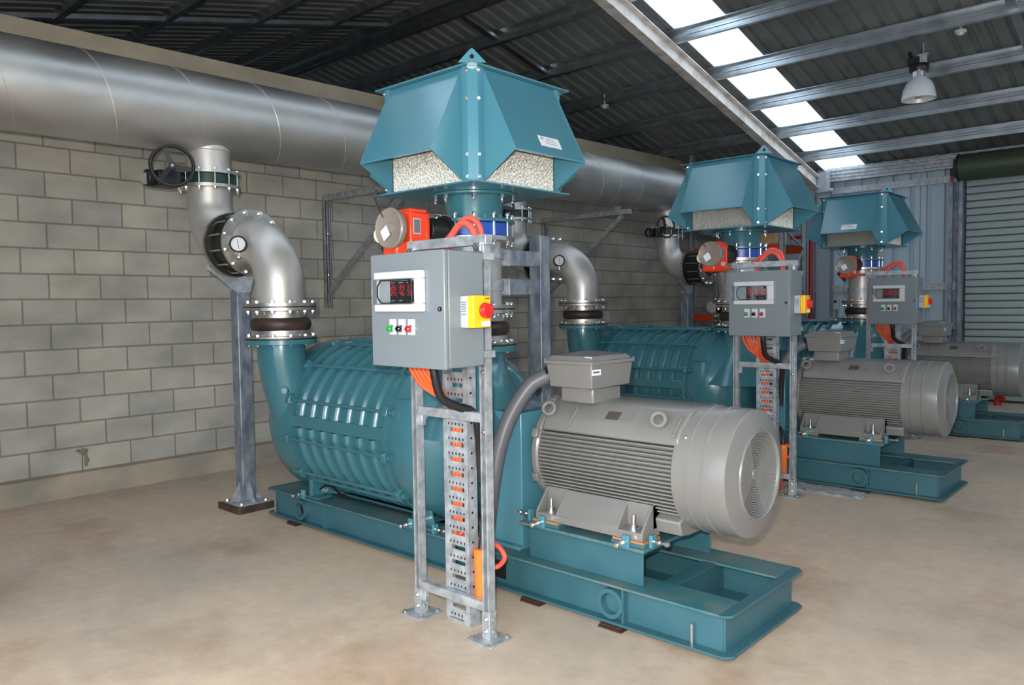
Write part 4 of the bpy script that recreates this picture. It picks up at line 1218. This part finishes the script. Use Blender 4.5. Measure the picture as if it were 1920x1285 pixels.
# suction: expansion joint, spool, butterfly valve, cone, hood (the stack stands on the inlet flange)
KS = 0.96
def zs(z):
    return 1.2732 + (z - 1.262) * KS
def stack(t):
    t.o.scale = (KS, KS, KS)
    t.o.location.z = zs(t.org.z)
def exp_joint(x, y, z0, tmpl, grp):
    """flanged rubber bellows from z0 up to z0 + 0.25"""
    t = Thing('expansion_joint', '', 'expansion joint', (x, y, z0), grp)
    unit(t, tmpl)
    c = (x, y, z0)
    t.part('gasket', MB().lathe(c, (0, 0, 1), [(0.15, 0), (0.244, 0), (0.244, 0.007), (0.15, 0.007)], 56), 'black')
    t.part('lower_flange', MB().lathe(c, (0, 0, 1), [(0.15, 0.007), (0.24, 0.007), (0.242, 0.012), (0.242, 0.02), (0.195, 0.024), (0.192, 0.06), (0.15, 0.06)], 56), 'flange')
    t.part('bellows', MB().lathe(c, (0, 0, 1), [(0.15, 0.05), (0.175, 0.05), (0.19, 0.062), (0.202, 0.082), (0.206, 0.105), (0.200, 0.128), (0.185, 0.144), (0.17, 0.15), (0.15, 0.15)], 56), 'rubber')
    t.part('upper_flange', MB().lathe(c, (0, 0, 1), [(0.15, 0.146), (0.178, 0.146), (0.18, 0.19), (0.242, 0.196), (0.242, 0.216), (0.15, 0.216)], 56), 'flange')
    t.part('gasket', MB().lathe(c, (0, 0, 1), [(0.15, 0.216), (0.244, 0.216), (0.244, 0.223), (0.15, 0.223)], 56), 'black')
    bolt_ring(t, V(c) + V((0, 0, 0.003)), (0, 0, 1), 0.219, 12, 0.036, 0.0125)
    bolt_ring(t, V(c) + V((0, 0, 0.222)), (0, 0, 1), 0.219, 12, 0.05, 0.0125)
    return t
stack(exp_joint(SX, SY, 1.297, 'black rubber expansion joint with steel flanges on the suction pipe behind the {} cabinet', 'suction expansion joints'))
t = Thing('suction_pipe', '', 'pipe', (SX, SY, 1.52), 'stainless suction pipes')
unit(t, 'short vertical stainless suction pipe below the {} intake valve')
stack(t)
c = (SX, SY, 0)
t.part('lower_flange', MB().lathe(c, (0, 0, 1), [(0.15, 1.521), (0.242, 1.521), (0.242, 1.543), (0.15, 1.543)], 56), 'flange')
t.part('spool', MB().lathe(c, (0, 0, 1), [(0.155, 1.54), (0.162, 1.54), (0.162, 1.93), (0.155, 1.93)], 56), 'steel')
t.part('upper_flange', MB().lathe(c, (0, 0, 1), [(0.15, 1.925), (0.242, 1.925), (0.242, 1.95), (0.15, 1.95)], 56), 'flange')

t = Thing('butterfly_valve', '', 'valve', (SX, SY, 1.951), 'blue motorised butterfly valves')
unit(t, 'blue butterfly valve with an orange red actuator under the {} intake hood')
stack(t)
t.part('body', MB().lathe(c, (0, 0, 1), [(0.15, 1.951), (0.212, 1.951), (0.218, 1.956), (0.218, 2.027), (0.212, 2.032), (0.15, 2.032)], 56), 'blue')
bolt_ring(t, (SX, SY, 1.999), (0, 0, 1), 0.228, 12, 0.148, 0.0125)
def AF(x, y, z):                             # final position -> position before the stack's own scale
    return V((SX, SY, 1.951)) + (V((x, y, z)) - V((SX, SY, zs(1.951)))) / KS
def abox(x0, x1, y0, y1, z0, z1, mb=None):
    a, b_ = AF(x0, y0, z0), AF(x1, y1, z1)
    return (mb or MB()).box(a.x, b_.x, a.y, b_.y, a.z, b_.z)
t.part('neck', MB().cyl(AF(SX, 3.06, 1.965), AF(SX, 2.95, 1.965), 0.05, 20).cyl(AF(SX, 3.005, 1.965), AF(SX, 2.985, 1.965), 0.085, 24), 'gunmetal')
t.part('gearbox', MB().cyl(AF(SX, 2.98, 1.955), AF(SX, 2.855, 1.955), 0.076, 24), 'gunmetal', bevel=0.004)
t.part('mount_stud', MB().cyl(AF(-3.165, 2.86, 2.04), AF(-3.165, 2.98, 2.04), 0.006, 8), 'chrome')
ao = t.part('actuator', abox(-3.285, -3.165, 2.69, 2.835, 1.80, 2.045), 'red', bevel=0.014)
t.part('actuator_base', abox(-3.29, -3.17, 2.60, 2.71, 1.80, 1.885), 'red', ao, bevel=0.016)
cb = abox(-3.275, -3.18, 2.705, 2.82, 2.04, 2.06)
for (y0, y1, z0, z1) in ((2.80, 2.81, 1.87, 2.02), (2.785, 2.825, 2.012, 2.022), (2.785, 2.825, 1.955, 1.963), (2.785, 2.825, 1.862, 1.87)):
    abox(-3.168, -3.159, y0, y1, z0, z1, cb)
t.part('actuator_cap', cb, 'red', ao, bevel=0.003)
t.part('data_plate', abox(-3.166, -3.1615, 2.71, 2.76, 1.925, 2.007), 'white', ao)
t.part('data_plate_print', abox(-3.162, -3.1605, 2.714, 2.756, 1.930, 2.002), 'ink', ao)
t.part('side_plate', abox(-3.166, -3.1615, 2.71, 2.78, 1.85, 1.885), 'white', ao)
wc = AF(-3.205, 2.585, 1.948)
wa = V((0.05, -1, 0)).normalized()
hw = t.part('handwheel', MB().lathe(wc, wa, [(0, -0.01), (0.080, -0.014), (0.098, -0.03), (0.106, -0.028), (0.112, -0.012), (0.111, 0.006), (0.104, 0.014), (0.094, 0.008), (0.03, 0.0), (0.025, 0.012), (0, 0.014)], 48), 'wheel')
t.part('wheel_shaft', MB().cyl(wc - wa * 0.008, wc - wa * 0.10, 0.02, 12), 'gunmetal', hw)
t.part('wheel_tag', MB().obox(wc + V((-0.018, -0.018, -0.026)), V((0.026, 0, 0.016)), V((0.015, 0, -0.027)), V((0, 0.0006, 0))), 'paper', hw, label='white paper tag on the wheel')
t.part('wheel_grip', MB().torus(wc + V((-0.082, 0.0, -0.03)), V((0.2, -1, 0)), 0.036, 0.010, 20, 8), 'cream', hw)
t.part('tag_wire', MB().tube(spline([tuple(wc + V((-0.03, -0.02, 0.06))), tuple(wc + V((-0.07, -0.02, 0.12))), tuple(wc + V((-0.06, -0.02, 0.17))), tuple(wc + V((-0.085, -0.02, 0.215))), tuple(wc + V((-0.10, -0.02, 0.175))), tuple(wc + V((-0.07, -0.02, 0.12)))], 6), 0.0025, 6), 'black', hw)
t.part('spindle_stop', MB().obox(wc + V((-0.07, 0.05, -0.14)), V((0.045, 0, -0.05)), V((0.012, 0, 0.01)), V((0, 0.012, 0))), 'gunmetal', ao)

t = Thing('intake_cone', '', 'duct', (SX, SY, 2.033), 'teal intake cones')
unit(t, 'teal flanged cone between the {} intake hood and its valve')
stack(t)
t.part('shell', MB().lathe(c, (0, 0, 1), [(0.158, 2.04), (0.165, 2.04), (0.168, 2.06), (0.186, 2.185), (0.192, 2.20), (0.18, 2.20)], 64), 'teal_cast')
t.part('lower_flange', MB().lathe(c, (0, 0, 1), [(0.15, 2.033), (0.246, 2.033), (0.246, 2.052), (0.15, 2.052)], 56), 'teal_cast', bevel=0.002)
t.part('upper_flange', MB().lathe(c, (0, 0, 1), [(0.17, 2.192), (0.268, 2.192), (0.268, 2.207), (0.17, 2.207)], 64), 'teal_cast', bevel=0.002)
bolt_ring(t, (SX, SY, 2.208), (0, 0, 1), 0.235, 8, 0.035, 0.0145, 0.0)

t = Thing('intake_hood', '', 'hood', (SX, SY, 2.208), 'teal intake hoods')
unit(t, 'big teal four sided intake filter hood, {} of the three')
stack(t)
HB = 0.42
def sq(h, c_):
    return [(SX - h + c_, SY - h), (SX + h - c_, SY - h), (SX + h, SY - h + c_), (SX + h, SY + h - c_), (SX + h - c_, SY + h), (SX - h + c_, SY + h), (SX - h, SY + h - c_), (SX - h, SY - h + c_)]
t.part('base_plate', MB().pz(sq(HB, 0.01), 2.208, 2.217), 'teal', bevel=0.002)
cap = MB().pz(sq(HB, 0.01), 2.832, 2.84)
t.part('top_plate', cap, 'teal', bevel=0.002)
HS, HZT, HZK = 0.395, 2.83, 2.37
for k in range(4):
    R = Matrix.Translation((SX, SY, 0)) @ Matrix.Rotation(k * PI / 2, 4, 'Z')
    P = lambda x, y, z: R @ V((x, y, z))
    # corner post: folded, chamfered, with lifting ear over it
    prf = [(0.312, -0.392), (0.352, -0.392), (0.392, -0.352), (0.392, -0.312), (0.386, -0.312), (0.386, -0.350), (0.350, -0.386), (0.312, -0.386)]
    cp = MB().prism(prf, lambda u, v: P(u, v, 2.217), lambda u, v: P(u, v, 2.832))
    co = t.part('corner_post', cp, 'teal', bevel=0.001)
    for z in (2.24, 2.36, 2.66, 2.81):
        for (x, y, d) in ((0.348, -0.394, (0, -1, 0)), (0.394, -0.348, (1, 0, 0))):
            dd = (R.to_3x3() @ V((d[0] + (0.35 if d[1] else 0), d[1] - (0.35 if d[0] else 0), 0)))
            t.inst('bolt', hexhead(0.008), P(x, y, z), qz(dd), co)
    # awning with side cheeks
    sk_ = MB()
    th = 0.004
    sk_.prism([(-0.382, HZT), (-0.618, HZK), (-0.618 + 0.006, HZK - 0.002), (-0.378, HZT - 0.004)], lambda u, v: P(-0.300, u, v), lambda u, v: P(0.300, u, v))
    so = t.part('awning', sk_, 'teal')
    lip_ = MB().prism([(-0.618, HZK), (-0.618, HZK - 0.008), (-0.600, HZK - 0.008), (-0.600, HZK)], lambda u, v: P(-0.300, u, v), lambda u, v: P(0.300, u, v))
    t.part('awning_lip', lip_, 'teal', so)
    for x in (-0.300, 0.300):
        s_ = 1 if x > 0 else -1
        t.part('cheek', MB().prism([(-0.388, HZT), (-0.622, HZK), (-0.620, HZK - 0.006), (-0.388, 2.222)], lambda u, v: P(x, u, v), lambda u, v: P(x + s_ * 0.004, u, v)), 'teal', so)
    t.part('side_flange', MB().prism([(0.300, -0.386), (0.345, -0.386), (0.345, -0.389), (0.300, -0.389)], lambda u, v: P(u, v, 2.217), lambda u, v: P(u, v, 2.83)).prism([(-0.345, -0.386), (-0.300, -0.386), (-0.300, -0.389), (-0.345, -0.389)], lambda u, v: P(u, v, 2.217), lambda u, v: P(u, v, 2.83)), 'teal', so)
    fp = []
    nfp = 42
    for i in range(nfp * 2 + 1):
        fp.append((-0.31 + 0.62 * i / (nfp * 2), -0.372 + (0.010 if i % 2 else 0)))
    fm_b = MB()
    n_ = len(fp)
    fm_b.add([P(u, v, 2.217) for u, v in fp] + [P(u, v, 2.80) for u, v in fp], [(i, i + 1, n_ + i + 1, n_ + i) for i in range(n_ - 1)])
    t.part('filter_panel', fm_b, 'filter', smooth=False, label='pleated metal mesh filter')
for s_ in (1, -1):
    cc = V((SX + s_ * 0.405, SY - s_ * 0.405, 2.84))
    al = V((1, s_ * s_, 0)).normalized()
    an = V((s_, -s_, 0)).normalized()
    ear = MB()
    pts = [(-0.075, -0.006), (0.075, -0.006), (0.012, 0.062), (0, 0.07), (-0.012, 0.062)]
    ear.prism(pts, lambda u, v: cc + al * u + V((0, 0, v)) + an * 0.004, lambda u, v: cc + al * u + V((0, 0, v)) - an * 0.004)
    eo = t.part('lifting_ear', ear, 'teal', bevel=0.001)
    t.part('ear_hole', MB().lathe(cc + V((0, 0, 0.025)) - an * 0.0046, an, [(0, 0), (0.012, 0), (0.012, 0.0092), (0, 0.0092)], 20), 'darkhole', eo)
    for u in (-0.035, 0.035):
        t.inst('bolt', hexhead(0.008), cc + al * u - an * 0.03 + V((0, 0, 0.001)))
# stickers are added to single hoods after the copies
def sticker(tt, c0, ax_u, ax_v, nrm, w_, h_):
    so = tt.part('sticker', MB().obox(c0 + nrm * 0.001, ax_u * w_, ax_v * h_, nrm * 0.0008), 'paper', label='white sticker with faint red and grey print')
    rr = MB()
    e = c0 + nrm * 0.0019 - ax_u * w_ * 0.68 + ax_v * h_ * 0.35
    for (u, v, a, b_) in ((0, 0.0, 0.010, 0.0018), (0, 0.011, 0.010, 0.0018), (-0.010, 0.0055, 0.0018, 0.007), (0.010, 0.0075, 0.0018, 0.005), (0.0, 0.0055, 0.0018, 0.006)):
        rr.obox(e + ax_u * u + ax_v * v, ax_u * a, ax_v * b_, nrm * 0.0003)
    tt.part('sticker_mark', rr, 'redink', so)
    gg = MB()
    for i in range(3):
        gg.obox(c0 + nrm * 0.0019 + ax_u * w_ * 0.1 + ax_v * h_ * (-0.35 + 0.45 * i), ax_u * w_ * (0.55 - 0.08 * i), ax_v * 0.0016, nrm * 0.0003)
    tt.part('sticker_print', gg, 'ink', so)
hood1 = t
# orange conduit looping over the stand rail from the actuator
cable([(-2.80, 2.60, 1.70), (-2.79, 2.60, 1.80), (-2.755, 2.60, 1.875), (-2.70, 2.60, 1.925), (-2.655, 2.60, 1.932), (-2.61, 2.60, 1.90), (-2.585, 2.60, 1.83), (-2.58, 2.59, 1.70), (-2.58, 2.57, 1.6)], 0.0165, 'orangetube', 'coral flexible conduit arching over the top rail behind the {} cabinet', cat='conduit', nm='loop_conduit', grp='coral conduit loops')
cable([(-3.15, 2.74, 1.84), (-3.08, 2.73, 1.835), (-2.97, 2.69, 1.84), (-2.86, 2.655, 1.86), (-2.77, 2.64, 1.91), (-2.71, 2.64, 1.955), (-2.65, 2.64, 1.955), (-2.60, 2.64, 1.91), (-2.58, 2.63, 1.82), (-2.58, 2.62, 1.6)], 0.0145, 'orangetube', 'coral flexible conduit running from the {} actuator to its cabinet', cat='conduit', nm='loop_conduit', grp='coral conduits from the actuators')
# stay post with clamped arms behind the suction pipe
t = Thing('stay_post', '', 'post', (-3.39, 4.01, 0), 'stay posts behind the suction pipes')
unit(t, 'square galvanised stay post with two arms beside the {} suction pipe')
pb = MB().box(-3.44, -3.34, 3.96, 4.06, 0.01, 2.0)
t.part('post', pb, 'galv_dark', bevel=0.006)
t.part('base_plate', MB().box(-3.52, -3.26, 3.88, 4.14, 0, 0.012), 'galv_dark', bevel=0.002)
for z in (1.84, 1.655):
    t.part('arm', MB().box(-3.40, -3.345, 3.66, 3.96, z - 0.05, z + 0.05), 'galv_dark', bevel=0.003)
    t.part('arm_plate', MB().box(-3.41, -3.34, 3.65, 3.66, z - 0.055, z + 0.055).box(-3.405, -3.345, 3.54, 3.65, z - 0.05, z + 0.05), 'galv', bevel=0.002)
    t.part('clamp', MB().box(-3.43, -3.32, 3.525, 3.54, z - 0.055, z + 0.055).box(-3.43, -3.32, 3.475, 3.485, z - 0.055, z + 0.055), 'galv', bevel=0.002)
    t.part('pipe_clamp', MB().ring((SX, SY, z - 0.03), (0, 0, 1), 0.168, 0.157, 0, 0.06, 40).box(-3.40, -3.345, 3.36, 3.476, z - 0.04, z + 0.04), 'galv')
    for dz in (-0.025, 0.025):
        t.inst('bolt', hexhead(0.009), (-3.325, 3.505, z + dz), qz((1, 0, 0)))

# discharge: expansion joint, elbow, check valve, elbow, hand valve, stub
DG = 'discharge pipework'
exp_joint(DX, DY, 1.327, 'black rubber expansion joint with steel flanges on the discharge of the {} blower', 'discharge expansion joints')
ZH, XF0, XF1, XU = 2.01, -5.12, -5.41, -5.76
t = Thing('discharge_elbow', '', 'elbow', (DX, DY, 1.55), 'lower discharge elbows')
unit(t, 'brushed stainless elbow with a pressure gauge above the {} blower')
R1 = 0.33
arc = [(DX, DY, 1.555), (DX, DY, 1.62)] + [(DX - R1 + R1 * math.cos(a), DY, ZH - R1 + R1 * math.sin(a)) for a in [PI / 2 * i / 16 for i in range(17)]] + [(XF0 - 0.01, DY, ZH)]
t.part('bend', MB().tube(arc, 0.162, 48), 'steel')
t.part('lower_flange', MB().lathe((DX, DY, 0), (0, 0, 1), [(0.15, 1.551), (0.242, 1.551), (0.242, 1.573), (0.15, 1.573)], 56), 'flange')
t.part('face_flange', MB().lathe((XF0, DY, ZH), (-1, 0, 0), [(0.15, 0), (0.236, 0), (0.238, 0.003), (0.238, 0.024), (0.15, 0.024)], 56), 'flange')
gp = V((-4.905, 2.655, 1.975))
ga = V((0.80, -0.60, 0.05)).normalized()
go = t.part('gauge_case', MB().lathe(gp, ga, [(0, -0.045), (0.047, -0.045), (0.054, -0.038), (0.054, 0.0), (0.057, 0.004), (0.057, 0.014), (0.050, 0.017), (0.046, 0.008), (0, 0.008)], 40), 'black')
t.part('gauge_dial', MB().lathe(gp, ga, [(0, 0.0105), (0.046, 0.0105), (0.046, 0.008), (0, 0.008)], 36), 'white', go)
gu = ga.cross(V((0, 0, 1))).normalized()
gv = gu.cross(ga)
t.part('gauge_needle', MB().obox(gp + ga * 0.012, gu * 0.0016, gv * 0.034 + gu * 0.006, ga * 0.0006), 'black', go)
tk = MB()
for i in range(11):
    a = math.radians(-40 + 26 * i)
    d_ = gu * math.cos(a) + gv * math.sin(a)
    tk.obox(gp + ga * 0.011 + d_ * 0.04, d_ * 0.003, ga.cross(d_) * 0.0008, ga * 0.0006)
t.part('gauge_ticks', tk, 'black', go)
t.part('gauge_cock', MB().cyl(gp - gv * 0.05, gp - gv * 0.085, 0.008, 10).cyl(gp - gv * 0.085, gp - gv * 0.085 - ga * 0.08, 0.008, 10).cyl(gp - gv * 0.075 + gu * 0.0, gp - gv * 0.088 - gu * 0.045, 0.005, 8), 'chrome', go)

t = Thing('check_valve', '', 'valve', ((XF0 + XF1) / 2, DY, ZH - 0.235), 'black check valves')
unit(t, 'black wafer check valve with long studs beside the {} lower elbow')
t.part('body', MB().lathe((XF0 - 0.026, DY, ZH), (-1, 0, 0), [(0.15, 0), (0.232, 0), (0.234, 0.004), (0.234, 0.028), (0.205, 0.032), (0.205, 0.205), (0.234, 0.209), (0.234, 0.236), (0.15, 0.238)], 56), 'gunmetal')
bolt_ring(t, ((XF0 + XF1) / 2, DY, ZH), (1, 0, 0), 0.216, 12, 0.29, 0.014)
t = Thing('riser_elbow', '', 'elbow', (XU, DY, 2.0), 'upper discharge elbows')
unit(t, 'stainless elbow rising from the {} check valve to the hand valve')
R2 = abs(XU - XF1) - 0.005
arc = [(XF1 + 0.005, DY, ZH)] + [(XU + R2 - R2 * math.sin(a), DY, ZH + R2 - R2 * math.cos(a)) for a in [PI / 2 * i / 16 for i in range(17)]] + [(XU, DY, 2.46)]
t.part('bend', MB().tube(arc, 0.162, 48), 'steel')
t.part('face_flange', MB().lathe((XF1 + 0.02, DY, ZH), (-1, 0, 0), [(0.15, 0), (0.238, 0), (0.238, 0.022), (0.15, 0.022)], 56), 'flange')
t.part('top_flange', MB().lathe((XU, DY, 0), (0, 0, 1), [(0.15, 2.455), (0.232, 2.455), (0.232, 2.478), (0.15, 2.478)], 56), 'flange')
t = Thing('hand_valve', '', 'valve', (XU, DY, 2.479), 'hand wheel butterfly valves')
unit(t, 'dark green butterfly valve with a black handwheel under the header, {} of the three')
t.part('body', MB().lathe((XU, DY, 0), (0, 0, 1), [(0.15, 2.479), (0.20, 2.479), (0.204, 2.483), (0.204, 2.553), (0.20, 2.557), (0.15, 2.557)], 56), 'dgreen')
bolt_ring(t, (XU, DY, 2.518), (0, 0, 1), 0.214, 12, 0.126, 0.0125)
t.part('gear_case', MB().cyl((XU, 2.70, 2.518), (XU, 2.60, 2.518), 0.045, 16).box(XU - 0.085, XU + 0.085, 2.47, 2.64, 2.44, 2.555).cyl((XU - 0.02, 2.42, 2.50), (XU - 0.02, 2.50, 2.50), 0.062, 22), 'black', bevel=0.01)
t.part('gear_cover', MB().cyl((XU - 0.01, 2.415, 2.49), (XU + 0.0, 2.412, 2.49), 0.042, 22), 'plate')
wc = V((-5.56, 2.52, 2.568))
wn = V((0.93, -0.36, 0.05)).normalized()
hwo = t.part('handwheel', MB().torus(wc, wn, 0.142, 0.0135, 44, 10), 'black')
sp = MB()
wu = wn.cross(V((0, 0, 1))).normalized()
wv = wu.cross(wn)
for a in (70, 190, 310):
    d_ = wu * math.cos(math.radians(a)) + wv * math.sin(math.radians(a))
    sp.bar(wc - wn * 0.012, wc + d_ * 0.138, 0.017, 0.007, wn)
sp.cyl(wc - wn * 0.03, wc + wn * 0.012, 0.026, 16)
t.part('wheel_spokes', sp, 'black', hwo)
t.part('wheel_stem', MB().cyl(wc - wn * 0.03, wc - wn * 0.12, 0.013, 10), 'black', hwo)
t.part('wheel_nut', MB().cyl(wc + wn * 0.012, wc + wn * 0.02, 0.011, 6), 'chrome', hwo)
t = Thing('header_stub', '', 'pipe', (XU, DY, 2.558), 'header branch stubs')
unit(t, 'short stainless branch stub from the header above the {} hand valve')
t.part('flange', MB().lathe((XU, DY, 0), (0, 0, 1), [(0.15, 2.558), (0.232, 2.558), (0.232, 2.58), (0.15, 2.58)], 56), 'flange')
t.part('stub', MB().lathe((XU, DY, 0), (0, 0, 1), [(0.155, 2.57), (0.162, 2.57), (0.162, 2.84), (0.155, 2.84)], 48), 'steel')
t.part('weld_collar', MB().lathe((XU, DY, 0), (0, 0, 1), [(0.16, 2.735), (0.168, 2.74), (0.17, 2.75), (0.165, 2.80)], 48), 'steel')

# pipe support pillar under the check valve
PX, PY_ = -5.52, 2.99
t = Thing('support_pillar', '', 'pillar', (PX, PY_, 0), 'galvanised pipe support pillars')
unit(t, 'galvanised square pillar supporting the check valve of the {} set')
t.part('base_block', MB().box(PX - 0.16, PX + 0.16, PY_ - 0.15, PY_ + 0.15, 0, 0.05), 'grout', bevel=0.003, label='dark brown packed base block')
t.part('base_plate', MB().box(PX - 0.14, PX + 0.14, PY_ - 0.13, PY_ + 0.13, 0.05, 0.062), 'galv', bevel=0.002)
t.part('column', MB().box(PX - 0.055, PX + 0.055, PY_ - 0.055, PY_ + 0.055, 0.062, 1.69), 'galv_dark', bevel=0.008)
gs = MB()
for d_ in ((1, 0), (-1, 0), (0, 1), (0, -1)):
    u = V((d_[0], d_[1], 0))
    s_ = V((-d_[1], d_[0], 0)) * 0.004
    o_ = V((PX, PY_, 0))
    a, b_, c_ = o_ + u * 0.055 + V((0, 0, 0.062)), o_ + u * 0.128 + V((0, 0, 0.062)), o_ + u * 0.055 + V((0, 0, 0.21))
    a2 = o_ + u * 0.128 + V((0, 0, 0.075))
    gs.add([a + s_, b_ + s_, a2 + s_, c_ + s_, a - s_, b_ - s_, a2 - s_, c_ - s_], [(0, 1, 2, 3), (7, 6, 5, 4), (0, 4, 5, 1), (1, 5, 6, 2), (2, 6, 7, 3), (3, 7, 4, 0)])
t.part('gusset', gs, 'galv')
for dx, dy in ((-0.11, -0.10), (0.11, -0.10), (0.11, 0.10), (-0.11, 0.10)):
    t.inst('bolt', hexhead(0.011), (PX + dx, PY_ + dy, 0.062))
sd = MB()
sd.px([(PY_ - 0.055, 1.66), (PY_ + 0.055, 1.66), (DY + 0.21, 1.86), (DY + 0.19, 1.88), (DY + 0.10, 1.80), (DY, 1.775), (DY - 0.10, 1.80), (DY - 0.17, 1.86), (DY - 0.185, 1.84)], PX + 0.045, PX + 0.058)
sd.box(PX - 0.06, PX + 0.06, PY_ - 0.06, PY_ + 0.06, 1.68, 1.70)
t.part('cradle', sd, 'galv', bevel=0.003)

# ------------------------------------------------------------------ copies: middle and farthest sets
DYS = [0.0, 3.45, 6.72]
for o, tmpl in UNITS:
    o['label'] = tmpl.format(POS[0])
    for k in (1, 2):
        c = dup(o, DYS[k])
        c['label'] = tmpl.format(POS[k])

class Wrap(Thing):
    def __init__(s, o, org):
        s.o, s.org = o, org
hoods = [c_ for c_ in bpy.data.objects if c_.name.startswith('intake_hood')]
for o in hoods:
    if 'nearest' in o['label']:
        pA, pB = V((SX + 0.382, SY + 0.03, 2.83)), V((SX + 0.618, SY + 0.03, 2.37))
        u_ = V((0, 1, 0))
    elif 'farthest' in o['label']:
        pA, pB = V((SX + 0.03, SY - 0.382, 2.83)), V((SX + 0.03, SY - 0.618, 2.37))
        u_ = V((1, 0, 0))
    else:
        continue
    dv = (pA - pB).normalized()
    nv = u_.cross(dv).normalized()
    sticker(Wrap(o, hood1.org), pA.lerp(pB, 0.83 if u_.y else 0.87), u_, dv, nv, 0.09, 0.034)

# floor odds and ends near the middle set
wr = MB()
g = 14
hs = [[max(0.002, 0.012 + 0.014 * random.random()) if 0 < i < g - 1 and 0 < j < g - 1 else 0.002 for j in range(g)] for i in range(g)]
wr.add([(-2.62 + 0.62 * i / (g - 1) + 0.02 * random.uniform(-1, 1), 6.13 + 0.26 * j / (g - 1) + 0.02 * random.uniform(-1, 1), hs[i][j]) for i in range(g) for j in range(g)],
       [(i * g + j, (i + 1) * g + j, (i + 1) * g + j + 1, i * g + j + 1) for i in range(g - 1) for j in range(g - 1)])
solo('plastic_wrap', wr, 'wrap', 'crumpled clear plastic wrap on the floor beside the middle base frame', 'plastic wrap', (-2.3, 6.3, 0))
